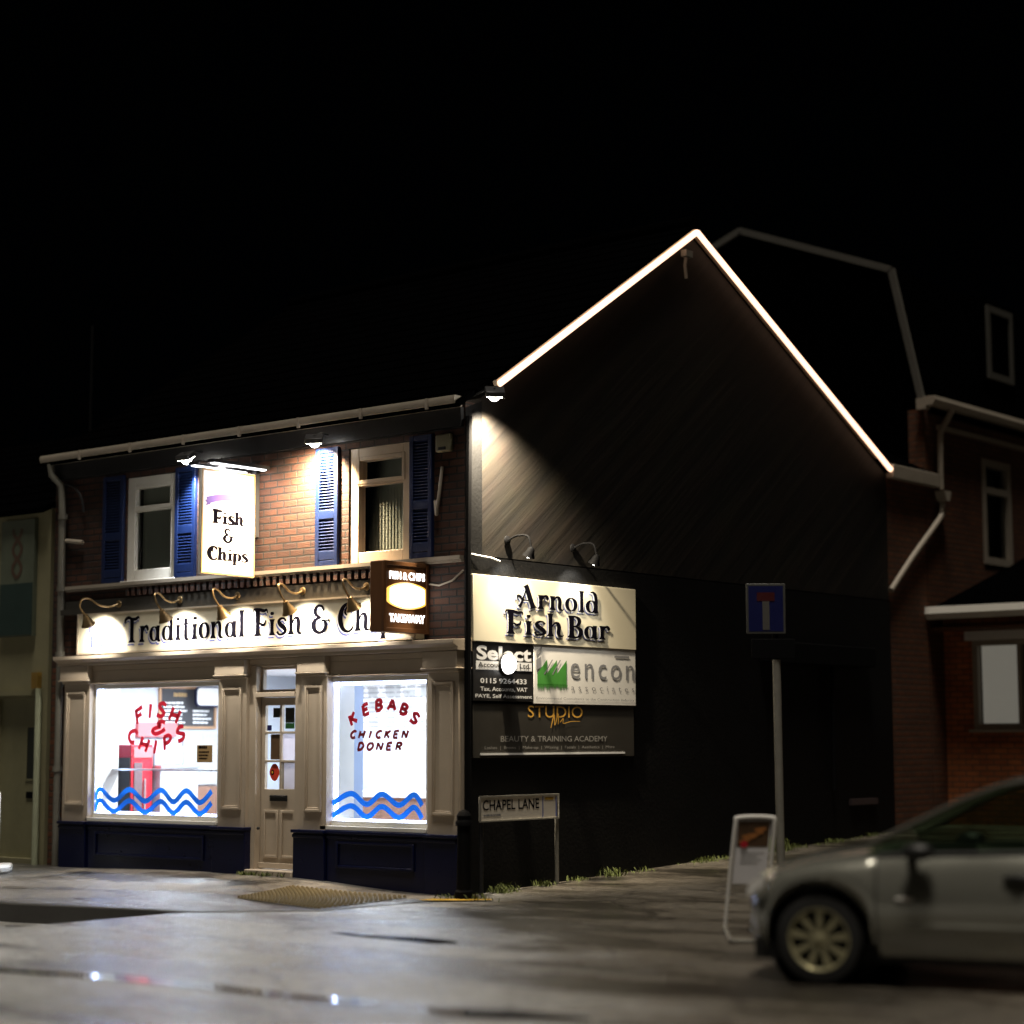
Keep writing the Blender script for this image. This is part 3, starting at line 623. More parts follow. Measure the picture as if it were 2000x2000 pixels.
# upper windows
def upper_window(u0, v0, u1, v1, frm, blind, tilt):
    win = MB().frame(FRONT, O0, u0, v0, u1, v1, 0.13, -0.10, -0.02)
    win.slab(FRONT, O0, u0 + 0.13, v1 - 0.42, u1 - 0.13, v1 - 0.36, -0.10, -0.022)
    win.frame(FRONT, O0, u0 + 0.10, v1 - 0.40, u1 - 0.10, v1 - 0.10, 0.045, -0.092, -0.012)
    win.slab(FRONT, O0, u0 - 0.03, v0 - 0.03, u1 + 0.03, v0 - 0.002, -0.05, 0.06)
    wo = win.build('window', frm, shop, bevel=0.006)
    MB().rect(FRONT, O0, u0 + 0.13, v0 + 0.13, u1 - 0.13, v1 - 0.13, -0.075).build('pane', M['glass'], wo)
    b_ = MB(); nb = 14
    for i in range(nb):
        a, b = u0 + 0.13 + (u1 - u0 - 0.26) * i / nb, u0 + 0.13 + (u1 - u0 - 0.26) * (i + 1) / nb
        b_.flat(FRONT, O0, [(a, v0 + 0.13), ((a + b) / 2, v0 + 0.13), ((a + b) / 2, v1 - 0.13), (a, v1 - 0.13)], [(0, 1, 2, 3)], -0.15 - 0.004)
        b_.flat(FRONT, O0, [((a + b) / 2, v0 + 0.13), (b, v0 + 0.13), (b, v1 - 0.13), ((a + b) / 2, v1 - 0.13)], [(0, 1, 2, 3)], -0.165)
    b_.slab(FRONT, O0, u0 - 0.05, v0 - 0.05, u1 + 0.05, v1 + 0.05, -0.30, -0.265)
    b_.build('net_curtain', blind, wo, smooth=False)
upper_window(*WINS[0], M['white_upvc'], M['curtain'], 0); upper_window(*WINS[1], M['tan_upvc'], M['curtain'], 0)
def shutter(u0, u1, v0=3.46, v1=4.76, m=M['blue']):
    s = MB().frame(FRONT, O0, u0, v0, u1, v1, 0.055, 0.002, 0.045)
    for zc in (4.02, v0 + 0.11): s.slab(FRONT, O0, u0 + 0.055, zc - 0.045, u1 - 0.055, zc + 0.045, 0.002, 0.043)
    s.slab(FRONT, O0, u0 + 0.05, v0 + 0.05, u1 - 0.05, v1 - 0.05, 0.001, 0.008)
    so_ = s.build('shutter', m, shop, bevel=0.004)
    for a, b in ((v0 + 0.16, 3.97), (4.07, v1 - 0.06)):
        l = MB(); nn = int((b - a) / 0.033)
        for i in range(nn):
            z = a + (b - a) * i / nn
            l.prism([(u0 + 0.055, -0.012, z + 0.026), (u0 + 0.055, -0.04, z), (u0 + 0.055, -0.036, z - 0.004), (u0 + 0.055, -0.009, z + 0.02)], (u1 - u0 - 0.11, 0, 0))
        l.build('louvre', m, so_, smooth=False)
shutter(-5.78, -5.40); shutter(-4.46, -4.11); shutter(-2.14, -1.80); shutter(-0.745, -0.43)

# shopfront joinery
frm = M['cream_paint']
def pilaster(u0, u1):
    p = MB(); w_ = u1 - u0
    p.box((u0, -0.10, 0.60), (u1, 0.12, 2.285))
    t = 0.055
    p.frame(FRONT, O0, u0 + 0.06, 0.80, u1 - 0.06, 2.16, 0.03, 0.10, 0.128)
    p.frame(FRONT, O0, u0 + 0.09, 0.83, u1 - 0.09, 2.13, 0.018, 0.10, 0.114)
    p.box((u0 - 0.02, -0.16, 2.30), (u1 + 0.02, 0.12, 2.47)); p.box((u0 - 0.035, -0.178, 2.285), (u1 + 0.035, 0.12, 2.30)); p.box((u0 - 0.01, -0.13, 2.255), (u1 + 0.01, 0.12, 2.284))
    return p.build('pilaster', frm, shop, bevel=0.005)
PIL = [(-6.36, -5.88), (-3.585, -3.14), (-2.265, -1.88), (-0.43, 0.0)]
for a in PIL: pilaster(*a)
mb = MB()
mb.prism([(-6.42, y, z) for y, z in ((0.12, 2.47), (-0.17, 2.475), (-0.17, 2.51), (-0.24, 2.545), (-0.24, 2.585), (0.12, 2.60))], (6.46, 0, 0))
mb.build('cornice', frm, shop, bevel=0.003)
mb = MB()
for a, b in ((-5.88, -3.585), (-3.14, -2.265), (-1.88, -0.43)): mb.box((a, -0.075, 2.41), (b, 0.12, 2.469))
for a, b in ((-5.88, -3.585), (-1.88, -0.43)): mb.box((a, -0.07, 2.26), (b, 0.12, 2.408)); mb.box((a, -0.095, 2.245), (b, 0.1, 2.262))
mb.build('frieze', frm, shop, bevel=0.004)
# navy stall riser
def riser(mb, u0, u1, y):
    zb = -0.12; zt = 0.575
    mb.box((u0, y, zb), (u1, 0.14, zt)); mb.box((u0 - 0.01, y - 0.03, zt + 0.001), (u1 + 0.01, 0.14, zt + 0.035)); mb.box((u0, y - 0.018, zt - 0.05), (u1, y - 0.001, zt - 0.015))
    if u1 - u0 > 1: mb.frame(FRONT, (0, y, 0), u0 + 0.15, 0.22, u1 - 0.15, 0.50, 0.03, 0, 0.022)
mb = MB(); riser(mb, -6.36, -5.87, -0.14); riser(mb, -5.86, -3.64, -0.105); riser(mb, -3.63, -3.10, -0.14); mb.build('stall_riser', M['navy'], shop, bevel=0.006)
mb = MB(); riser(mb, -2.34, -1.87, -0.14); riser(mb, -1.86, -0.445, -0.105); riser(mb, -0.435, 0.0, -0.14); mb.build('stall_riser', M['navy'], shop, bevel=0.006)
# shop windows
M['edge_led'] = emis('window_edge_led', (0.45, 0.58, 1.0), 17.0)
def shop_window(u0, v0, u1, v1):
    f = MB().frame(FRONT, O0, u0, v0, u1, v1, 0.05, -0.06, 0.02)
    f.box((u0 - 0.02, -0.10, v0 - 0.045), (u1 + 0.02, 0.1, v0 - 0.002))
    f.box((u0, 0.061, v0), (u0 + 0.10, 0.30, v1)); f.box((u1 - 0.04, 0.061, v0), (u1, 0.30, v1))
    w_ = f.build('shop_window', M['white_upvc'], shop, bevel=0.004)
    sl = MB(); sl.tube([(u0 + 0.075, 0.045, v0 + 0.07), (u0 + 0.075, 0.045, v1 - 0.06)], 0.022, 8); sl.tube([(u0 + 0.11, 0.045, v0 + 0.06), (u1 - 0.06, 0.045, v0 + 0.06)], 0.014, 8)
    if u1 > -1: sl.tube([(u0 + 0.11, 0.045, v1 - 0.07), (u1 - 0.06, 0.045, v1 - 0.07)], 0.014, 8)
    sl.build('strip_light', M['edge_led'], w_)
    MB().rect(FRONT, O0, u0 + 0.05, v0 + 0.05, u1 - 0.05, v1 - 0.05, 0.0).build('pane', M['glass'], w_)
    return w_
w1 = shop_window(-5.90, 0.66, -3.64, 2.24); w2 = shop_window(-1.95, 0.66, -0.47, 2.24)
VW = 0.006
BRUSH = {'F': [[(0.15, 0), (0.2, 1)], [(0.1, 0.95), (0.85, 1.0)], [(0.18, 0.5), (0.7, 0.56)]], 'I': [[(0.45, 0), (0.5, 1)]], 'H': [[(0.12, 0), (0.16, 1)], [(0.80, 0), (0.86, 1)], [(0.14, 0.46), (0.84, 0.54)]],
 'S': [[(0.88, 0.86), (0.5, 1.0), (0.18, 0.80), (0.45, 0.53), (0.78, 0.30), (0.55, 0.03), (0.08, 0.10)]], 'C': [[(0.88, 0.86), (0.55, 1.0), (0.16, 0.68), (0.18, 0.28), (0.5, 0.02), (0.86, 0.14)]],
 'P': [[(0.18, 0), (0.2, 0.98)], [(0.16, 0.97), (0.62, 0.98), (0.86, 0.75), (0.62, 0.50), (0.2, 0.46)]], 'K': [[(0.16, 0), (0.2, 1)], [(0.84, 1.0), (0.22, 0.48)], [(0.34, 0.56), (0.88, 0.0)]],
 'E': [[(0.18, 0), (0.2, 1)], [(0.16, 0.97), (0.82, 1.0)], [(0.18, 0.5), (0.72, 0.53)], [(0.16, 0.03), (0.84, 0.03)]], 'B': [[(0.18, 0), (0.2, 1)], [(0.16, 0.97), (0.6, 0.97), (0.78, 0.77), (0.56, 0.54), (0.2, 0.52)], [(0.5, 0.53), (0.86, 0.30), (0.6, 0.03), (0.16, 0.03)]],
 'A': [[(0.06, 0), (0.48, 1)], [(0.48, 1), (0.92, 0)], [(0.22, 0.34), (0.78, 0.34)]], 'N': [[(0.14, 0), (0.16, 1)], [(0.16, 1), (0.84, 0)], [(0.84, 0), (0.86, 1)]],
 'D': [[(0.18, 0), (0.2, 1)], [(0.12, 0.97), (0.55, 0.96), (0.88, 0.55), (0.6, 0.06), (0.12, 0.03)]], 'O': [[(0.5, 1.0), (0.16, 0.74), (0.14, 0.28), (0.48, 0.01), (0.84, 0.28), (0.86, 0.72), (0.5, 1.0)]],
 'R': [[(0.18, 0), (0.2, 1)], [(0.14, 0.97), (0.62, 0.98), (0.84, 0.76), (0.6, 0.52), (0.2, 0.48)], [(0.45, 0.5), (0.88, 0.0)]],
 '&': [[(0.92, 0.86), (0.66, 1.0), (0.40, 0.84), (0.66, 0.58)], [(0.66, 0.58), (0.22, 0.44), (0.08, 0.2), (0.36, 0.0), (0.74, 0.16), (0.98, 0.40)]]}
def brush(mb, ch, cx, cz, wd, h, rot, thick, shear=0.12):
    for k, st in enumerate(BRUSH[ch]):
        P_ = []
        for a, b in st:
            p, q = (a - 0.5) * wd + (b - 0.5) * h * shear, (b - 0.5) * h
            P_.append((cx + p * math.cos(rot) - q * math.sin(rot), cz + p * math.sin(rot) + q * math.cos(rot), thick))
        n_ = len(P_)
        P_ = [(a, b, t * (0.85 if i == 0 else 1.1 if i == n_ - 1 else 1.0)) for i, (a, b, t) in enumerate(P_)]
        V2, F = ribbon(P_, 6 if n_ > 2 else 2); mb.flat(FRONT, O0, V2, F, VW + 0.0004 * k)
def arc_letters(mb, word, centers, h, wd, rots, thick=0.049, shear=0.12):
    for ch, (cx, cz), r in zip(word, centers, rots): brush(mb, ch, cx, cz, wd, h, r, thick, shear)
l = MB()
arc_letters(l, 'FISH', [(-5.06, 1.865), (-4.87, 1.915), (-4.67, 1.925), (-4.44, 1.86)], 0.16, 0.18, [0.36, 0.06, -0.10, -0.34])
brush(l, '&', -4.72, 1.72, 0.24, 0.145, 0.0, 0.05, 0.2)
arc_letters(l, 'CHIPS', [(-5.18, 1.62), (-4.97, 1.525), (-4.77, 1.495), (-4.56, 1.55), (-4.33, 1.65)], 0.155, 0.175, [-0.35, -0.28, 0.0, 0.22, 0.45])
l.build('lettering', M['vinyl_red'], w1, smooth=False, fix=False)
l = MB()
arc_letters(l, 'KEBABS', [(-1.58, 1.795), (-1.39, 1.89), (-1.20, 1.935), (-1.01, 1.935), (-0.84, 1.885), (-0.685, 1.79)], 0.11, 0.125, [0.55, 0.3, 0.1, -0.08, -0.3, -0.5], 0.041)
l.build('lettering', M['vinyl_red'], w2, smooth=False, fix=False)
l = MB()
for i, ch in enumerate('CHICKEN'): brush(l, ch, -1.57 + i * 0.124, 1.625, 0.092, 0.075, 0.02, 0.030, 0.35)
for i, ch in enumerate('DONER'): brush(l, ch, -1.46 + i * 0.137, 1.50, 0.10, 0.075, 0.02, 0.030, 0.35)
l.build('lettering', M['vinyl_maroon'], w2, smooth=False, fix=False)
def wave(w_, xs_, hi, lo, wd):
    l = MB()
    for k, (dz) in enumerate((0.0, -0.13)):
        pts = []
        for i, x in enumerate(xs_): pts.append((x, (hi if i % 2 else lo) + dz, wd))
        # flatten crests into soft curves
        V2, F = ribbon(pts, 10); l.flat(FRONT, O0, V2, F, VW)
    l.build('wave_sticker', M['vinyl_blue'], w_, smooth=False, fix=False)
wave(w1, [-5.85, -5.76, -5.50, -5.22, -4.94, -4.66, -4.44, -4.22, -3.99, -3.79], 0.995, 0.865, 0.062)
wave(w2, [-1.88, -1.60, -1.37, -1.15, -0.91, -0.70, -0.585][0:7], 1.0, 0.89, 0.06)
# door
MB().box((-3.17, -0.05, 0.10), (-3.035, 0.1, 2.40)).box((-2.415, -0.05, 0.10), (-2.27, 0.1, 2.40)).box((-3.034, -0.045, 2.385), (-2.416, 0.1, 2.408)).box((-3.034, -0.06, 2.045), (-2.416, 0.1, 2.10)).build('door_frame', frm, shop, bevel=0.005)
MB().box((-3.09, -0.15, -0.1), (-2.35, 0.2, 0.155)).build('door_step', M['cream_paint'], shop, bevel=0.01)
t_ = MB().frame(FRONT, O0, -3.034, 2.10, -2.416, 2.385, 0.03, -0.08, -0.03).build('transom_window', frm, shop)
MB().rect(FRONT, O0, -3.0, 2.13, -2.45, 2.355, -0.05).build('pane', M['glass'], t_)
PX = [(-2.965, -2.735), (-2.705, -2.465)]; PZ = [(1.03, 1.325), (1.35, 1.64), (1.665, 1.955)]
dm = MB(); holed(dm, FRONT, O0, -3.03, 0.16, -2.42, 2.04, [(a, c, b, d) for a, b in PX for c, d in PZ], -0.075, -0.03)
for a, b in ((-2.97, -2.74), (-2.70, -2.47)): dm.frame(FRONT, O0, a, 0.28, b, 0.80, 0.03, -0.03, -0.012)
dm.slab(FRONT, O0, -3.03, 0.165, -2.42, 0.225, -0.03, 0.0)
door = dm.build('door', frm, shop, bevel=0.004)
MB().slab(FRONT, O0, -2.87, 0.90, -2.60, 0.965, -0.03, -0.014).slab(FRONT, O0, -2.86, 0.94, -2.61, 0.96, -0.014, -0.002).build('letter_box', M['dark_metal'], door, bevel=0.004)
MB().lathe((-2.985, -0.03, 0.60), (0, -1, 0), [(0, 0.014), (0.02, 0.017), (0.03, 0.008)], 10).build('door_knob', M['dark_metal'], door)
g = MB()
for a, b in PX:
    for c, d in PZ: g.rect(FRONT, O0, a, c, b, d, -0.055)
g.build('pane', M['glass'], door)
# interior shell
mb = MB()
mb.box((-6.44, 0.30, 0.0), (-6.36, 3.95, 2.44)); mb.box((-6.36, 3.85, 0.0), (-0.32, 3.95, 2.44)); mb.box((-0.34, 0.30, 0.0), (-0.27, 3.85, 2.44)); 
mb.box((-6.4, 0.13, 0.0), (-3.2, 0.14, 0.60)); mb.box((-2.38, 0.13, 0.0), (-0.3, 0.14, 0.60))
mb.build('interior_wall', M['int_white'], shop, smooth=False)
MB().box((-6.4, 0.15, 0.02), (-0.3, 3.9, 0.10)).build('interior_floor', M['int_floor'], shop, smooth=False)

MB().box((-6.36, 0.14, 2.442), (-0.28, 3.95, 2.50)).build('interior_ceiling', mat('ceiling_white', (0.85, 0.86, 0.88), 0.6, var=0.03), shop, smooth=False)
# --- things inside the shop
for i, (x, y, pl) in enumerate(((-5.0, 1.0, 'left'), (-4.3, 2.6, 'middle'), (-1.7, 1.5, 'right'))):
    t = thing('ceiling_light', 'white strip light on the shop ceiling behind ' + {'left': 'the fish and chips window', 'middle': 'the glazed door', 'right': 'the kebabs window'}[pl], 'ceiling light', (x, y, 2.42), 'strip lights on the shop ceiling')
    MB().box((x - 0.7, y - 0.09, 2.39), (x + 0.7, y + 0.09, 2.44)).build('housing', M['white_upvc'], t)
    MB().box((x - 0.66, y - 0.06, 2.365), (x + 0.66, y + 0.06, 2.388)).build('diffuser', M['ceiling_tube'], t)
    lamp('strip_glow', 'AREA', (x, y, 2.35), t, 150, (0.76, 0.88, 1.0), (x, y, 0), sx=1.4, sy=0.2)
t = thing('drinks_fridge', 'tall red drinks fridge seen through the fish and chips window', 'fridge', (-6.15, 0.80, 0.1))
MB().box((-6.35, 0.72, 0.1), (-6.06, 1.06, 1.52)).build('cabinet', M['red'], t, bevel=0.01)
MB().box((-6.34, 0.71, 0.3), (-6.08, 0.719, 1.36)).build('side_vent', M['charcoal'], t)
MB().box((-6.06, 0.755, 0.35), (-6.045, 0.885, 1.30)).build('door_glass', mat('fridge_glass', (0.16, 0.11, 0.12), 0.2, var=0.5, scale=30), t)
MB().box((-6.06, 0.745, 1.36), (-6.045, 1.04, 1.49)).build('header', M['pink_panel'], t)
MB().tube([(-6.03, 0.915, 0.6), (-6.03, 0.915, 1.1)], 0.012, 6).build('handle', M['steel'], t)
mb = MB(); mb.box((-6.358, 1.02, 1.62), (-6.30, 1.66, 1.80)); o = mb.build('banner', M['pink_panel']); tag(o, 'pale red banner panel on the shop wall behind the ampersand', 'banner')
t = thing('fryer_range', 'white and steel frying range inside behind the fish and chips window', 'fryer', (-6.0, 1.5, 0.1))
MB().box((-6.35, 1.10, 0.1), (-5.95, 1.72, 1.22)).build('body', M['int_white'], t, bevel=0.01)
MB().box((-6.35, 1.08, 1.221), (-5.92, 1.74, 1.26)).build('worktop', M['steel'], t, bevel=0.006)
MB().box((-6.35, 1.20, 1.262), (-6.18, 1.66, 1.50)).build('canopy', M['int_white'], t, bevel=0.01)
t = thing('wall_panel', 'grey speckled wall panel inside at the right of the fish and chips window', 'panel', (-6.33, 2.0, 0.1)); 
MB().box((-6.358, 1.80, 1.0), (-6.33, 2.40, 1.66)).build('upper_panel', M['tile_grey'], t)
MB().box((-6.358, 1.80, 0.1), (-6.30, 2.40, 0.98)).build('lower_panel', M['panel_wood'], t)
o = MB().box((-6.358, 0.32, 0.12), (-6.32, 0.74, 1.70)).build('wall_cladding', M['int_blue']); tag(o, 'pale blue grey cladding inside at the left of the fish and chips window', 'cladding')
o = MB().box((-6.05, 0.20, 1.215), (-3.80, 0.34, 1.235)).build('display_shelf', M['steel']); tag(o, 'thin steel shelf running behind the fish and chips window', 'shelf')
SIDE = (Vector((0, 1, 0)), Vector((0, 0, 1)))
t = thing('menu_board', 'wood framed chalk menu board on the wall behind the fish and chips window', 'menu board', (-6.33, 1.85, 2.0))
mb = MB(); mb.frame(SIDE, (-6.355, 0, 0), 1.38, 1.72, 2.36, 2.27, 0.035, 0, 0.03); mb.build('frame', M['board_wood'], t)
MB().slab(SIDE, (-6.355, 0, 0), 1.415, 1.755, 2.325, 2.235, 0, 0.012).build('chalkboard', M['slate_board'], t)
mb = MB(); bars(mb, SIDE, (-6.34, 0, 0), 1.44, 1.78, 1.90, 2.08, 6, 0.004, 3); bars(mb, SIDE, (-6.34, 0, 0), 1.95, 1.78, 2.30, 1.98, 4, 0.004, 5); mb.build('chalk_writing', M['ink_white'], t, smooth=False)
mb = MB(); bars(mb, SIDE, (-6.34, 0, 0), 1.62, 2.12, 1.88, 2.19, 1, 0.004, 9, 0.8); mb.build('chalk_heading', M['kraft'], t, smooth=False)
t = thing('window_sign', 'white rounded sign with navy border hanging over the menu board', 'sign', (-6.2, 2.0, 2.1))
def rrect(u0, v0, u1, v1, r, n=6):
    out = []
    for cx, cz, a0 in ((u1 - r, v1 - r, 0), (u0 + r, v1 - r, 90), (u0 + r, v0 + r, 180), (u1 - r, v0 + r, 270)):
        for k in range(n + 1):
            a = math.radians(a0 + 90 * k / n); out.append((cx + r * math.cos(a), cz + r * math.sin(a)))
    return out
MB().prism([(-6.24, a, b) for a, b in rrect(1.90, 2.00, 2.34, 2.27, 0.07)], (0.02, 0, 0)).build('border', M['navy'], t)
MB().prism([(-6.219, a, b) for a, b in rrect(1.925, 2.025, 2.32, 2.25, 0.055)], (0.004, 0, 0)).build('face', M['ink_white'], t)
# counter and wall menus at the back, behind the kebabs window
t = thing('shop_counter', 'white serving counter with brown front behind the kebabs window', 'counter', (-4.2, 2.9, 0.1))
MB().box((-5.4, 2.8, 0.1), (-3.0, 3.3, 0.86)).build('front_panel', M['panel_wood'], t)
MB().box((-5.42, 2.75, 0.861), (-2.98, 3.32, 0.93)).build('worktop', M['ink_white'], t, bevel=0.006)
t = thing('menu_posters', 'block of pale picture menus on the back wall behind the kebabs lettering', 'menu', (-4.4, 3.84, 2.0))
mb = MB(); mb.slab(FRONT, (0, 3.845, 0), -5.32, 1.70, -3.75, 2.33, 0, 0.02); mb.build('backing', M['paper'], t)
mb = MB(); rnd = random.Random(11)
for i in range(5):
    for j in range(3):
        u, v = -5.28 + i * 0.31, 1.73 + j * 0.2
        mb.rect(FRONT, (0, 3.825, 0), u, v, u + rnd.uniform(0.16, 0.27), v + rnd.uniform(0.09, 0.17), 0.003)
mb.build('menu_picture', M['tile_grey'], t, smooth=False)
mb = MB(); bars(mb, FRONT, (0, 3.825, 0), -5.28, 1.72, -3.8, 2.3, 9, 0.006, 21, 0.3); mb.build('menu_print', M['ink_grey'], t, smooth=False)
o = MB().box((-2.03, 0.31, 0.62), (-1.86, 0.45, 2.16)).build('window_upright', M['int_blue']); tag(o, 'pale blue upright panel at the left edge inside the kebabs window', 'panel')

# --- notices on the glass
t = thing('wall_notice', 'brown paper notice with dark print stuck inside the fish and chips window', 'notice', (-3.91, -0.01, 1.42))
MB().slab(FRONT, O0, -4.05, 1.32, -3.79, 1.515, 0.003, 0.006).build('paper', M['kraft'], t)
mb = MB(); bars(mb, FRONT, O0, -4.03, 1.47, -3.81, 1.51, 1, 0.008, 2, 0.8); bars(mb, FRONT, O0, -4.02, 1.35, -3.82, 1.46, 3, 0.008, 6, 0.45); mb.build('print', M['ink'], t, smooth=False)
def sheet(name, lab, u0, v0, u1, v1, m, w_=-0.052, extra=None):
    o = MB().slab(FRONT, O0, u0, v0, u1, v1, w_, w_ + 0.002).build(name, m); tag(o, lab, 'poster', 'papers stuck on the shop door'); return o
sheet('door_poster', 'small black poster in the top left pane of the door', -2.86, 1.82, -2.745, 1.925, M['dark_poster'])
sheet('door_poster', 'tall black poster in the top right pane of the door', -2.665, 1.76, -2.525, 1.925, M['dark_poster'])
sheet('door_poster', 'dark green strip poster under the tall black one on the door', -2.665, 1.695, -2.525, 1.757, M['green_poster'])
sheet('door_poster', 'brown picture poster in the middle left pane of the door', -2.895, 1.355, -2.742, 1.635, M['brown_poster'])
sheet('door_poster', 'white notice in the middle right pane of the door', -2.70, 1.355, -2.47, 1.635, M['paper_lit'])
sheet('door_poster', 'pale lilac notice in the bottom right pane of the door', -2.68, 1.035, -2.47, 1.32, M['paper_lit'])
sheet('door_sticker', 'small navy square sticker in the top left pane of the door', -2.955, 1.675, -2.885, 1.735, M['sign_blue'])
t = thing('poppy_sticker', 'red poppy sticker in the bottom left pane of the door', 'sticker', (-2.83, 0.05, 1.2))
mb = MB(); mb.flat(FRONT, O0, [(-2.83 + 0.075 * math.cos(a * PI / 12) * (1 + 0.06 * math.cos(a * PI / 3)), 1.215 + 0.095 * math.sin(a * PI / 12)) for a in range(24)], [tuple(range(24))], -0.050); mb.build('petals', M['poppy_red'], t)
mb = MB(); mb.flat(FRONT, O0, [(-2.86 + 0.026 * math.cos(a * PI / 8), 1.215 + 0.03 * math.sin(a * PI / 8)) for a in range(16)], [tuple(range(16))], -0.048); mb.build('flower_centre', M['ink'], t)
mb = MB(); mb.flat(FRONT, O0, [(-2.86 + 0.013 * math.cos(a * PI / 8), 1.215 + 0.016 * math.sin(a * PI / 8)) for a in range(16)], [tuple(range(16))], -0.046); mb.build('flower_dot', M['yellow_line'], t)

# ------------------------------------------------------------------ fascia sign and its lamps
t = thing('fascia_sign', 'long cream fascia sign reading Traditional Fish & Chips above the shopfront', 'sign', (-3.4, -0.1, 2.6))
MB().box((-6.08, -0.14, 2.605), (-0.56, -0.002, 3.098)).build('board', M['sign_cream'], t, bevel=0.005)
MB().frame(FRONT, (0, -0.14, 0), -6.08, 2.607, -0.56, 3.097, 0.018, 0.0005, 0.012).build('edging', M['cream_paint'], t)
FO = (0.13, -0.14, 0)
b1, b2, b3 = MB(), MB(), MB()
for wd, u, wdt in (('Traditional', -5.33, 2.08), ('Fish', -3.13, 0.80), ('&', -2.22, 0.28), ('Chips', -1.82, 1.02)):
    fancy(b2, FRONT, FO, wd, u, 2.72, wdt, 0.30, 0.003, -0.022, -0.032)
    fancy(b1, FRONT, FO, wd, u, 2.72, wdt, 0.30, 0.007)
    fancy(b3, FRONT, FO, wd, u, 2.72, wdt, 0.30, 0.005, -0.010, -0.014)
b2.build('letter_shadow', M['ink_blue'], t, smooth=False, fix=False); b3.build('letter_outline', M['ink_white'], t, smooth=False, fix=False); b1.build('lettering', M['ink'], t, smooth=False, fix=False)
mb = MB(); fancy(mb, FRONT, FO, 'Fish', -6.02, 2.87, 0.40, 0.13, 0.003); fancy(mb, FRONT, FO, 'Bar', -5.98, 2.69, 0.36, 0.13, 0.003); mb.build('small_lettering', M['ink_blue'], t, smooth=False, fix=False)

def swan_lamp(x, lab, side=0.0):
    t = thing('swan_neck_lamp', lab, 'lamp', (x, -0.05, 3.2), 'swan neck lamps over the fascia sign')
    z = 3.19
    MB().lathe((x, -0.122, z), (0, -1, 0), [(0, 0.045), (0.012, 0.042), (0.02, 0.02)], 14).build('wall_plate', M['brass'], t)
    k = -0.11 if side <= 0 else side
    p = catmull([(x, -0.13, z), (x - k * 0.2, -0.24, z - 0.035), (x - k * 0.4, -0.37, z - 0.02), (x - k * 0.6, -0.49, z + 0.045), (x - k * 0.8, -0.575, z + 0.035), (x - k, -0.575, z - 0.05), (x - k, -0.50, z - 0.14)], 6)
    MB().tube(p, 0.012, 8).build('arm', M['brass'], t)
    hd = Vector((x - k, -0.495, z - 0.145)); ax = Vector((-0.15 if side > 0 else 0.0, 0.50, -0.80)).normalized()
    MB()._lathe(hd, ax, [(-0.01, 0.012), (-0.01, 0.028), (0.03, 0.034), (0.055, 0.05), (0.095, 0.066), (0.125, 0.085), (0.12, 0.079), (0.06, 0.045), (0.03, 0.02)], 18) if False else None
    s_ = MB(); s_._lathe(hd, ax, [(-0.01, 0.010), (-0.008, 0.030), (0.03, 0.036), (0.06, 0.052), (0.10, 0.068), (0.13, 0.088), (0.127, 0.081), (0.095, 0.062), (0.055, 0.045), (0.03, 0.02)], 18); s_.build('shade', M['brass'], t)
    MB().sphere(hd + ax * 0.095, 0.034, 10).build('bulb', M['lamp_white'], t)
    tip = hd + ax * 0.14
    lamp('lamp_glow', 'SPOT', tip, t, 75, (1.0, 0.92, 0.79), tip + Vector((-0.1 if side > 0 else 0, 0.60, -0.42)), size=0.03, angle=128, blend=0.55)
for x, lab, sd_ in ((-5.34, 'leftmost swan neck lamp, its lit head turned towards the end of the fascia', 0.16), (-4.25, 'second swan neck lamp from the left, over the first letters of Traditional', 0),
                    (-3.28, 'middle swan neck lamp, over the end of the word Traditional', 0), (-2.24, 'fourth swan neck lamp from the left, over the word Fish', 0),
                    (-1.28, 'rightmost swan neck lamp, beside the brown takeaway box sign', 0)):
    swan_lamp(x, lab, sd_)

# ------------------------------------------------------------------ hanging sign Fish & Chips
HX = -3.10; HF = LANE; HO = (HX + 0.02, 0, 0)
t = thing('hanging_sign', 'tall white hanging sign reading Fish & Chips on the upper wall', 'sign', (HX, -0.05, 3.4))
MB().box((HX - 0.02, -0.87, 3.38), (HX + 0.02, -0.06, 4.56)).build('panel', M['sign_white'], t, bevel=0.008)
MB().frame(HF, HO, -0.862, 3.388, -0.068, 4.552, 0.02, 0.001, 0.010).build('edging', M['kraft'], t)
mb = MB(); mb.box((HX - 0.03, -0.058, 3.85), (HX + 0.03, -0.002, 4.62)); mb.tube([(HX, -0.01, 4.62), (HX, -0.90, 4.62)], 0.018); mb.build('bracket', M['dark_metal'], t)
for dx, nm in ((0.16, 'lane'), (-0.16, 'far')):
    tr = MB(); tr.prism([(HX + dx - 0.04, -0.86, 4.64), (HX + dx + 0.04, -0.86, 4.64), (HX + dx + 0.055, -0.86, 4.60), (HX + dx - 0.055, -0.86, 4.60)], (0, 0.85, 0))
    tr.tube([(HX, -0.2, 4.62), (HX + dx, -0.2, 4.66)], 0.01); tr.tube([(HX, -0.7, 4.62), (HX + dx, -0.7, 4.66)], 0.01)
    o = tr.build('trough_light', M['dark_metal'], t)
    MB().box((HX + dx - 0.03, -0.83, 4.590), (HX + dx + 0.03, -0.05, 4.598)).build('tube', M['tube'], o)
    lamp('trough_glow', 'AREA', (HX + dx, -0.44, 4.575), t, 22, (0.98, 0.95, 1.0), (HX + dx * 0.2, -0.44, 4.0), sx=0.06, sy=0.75)
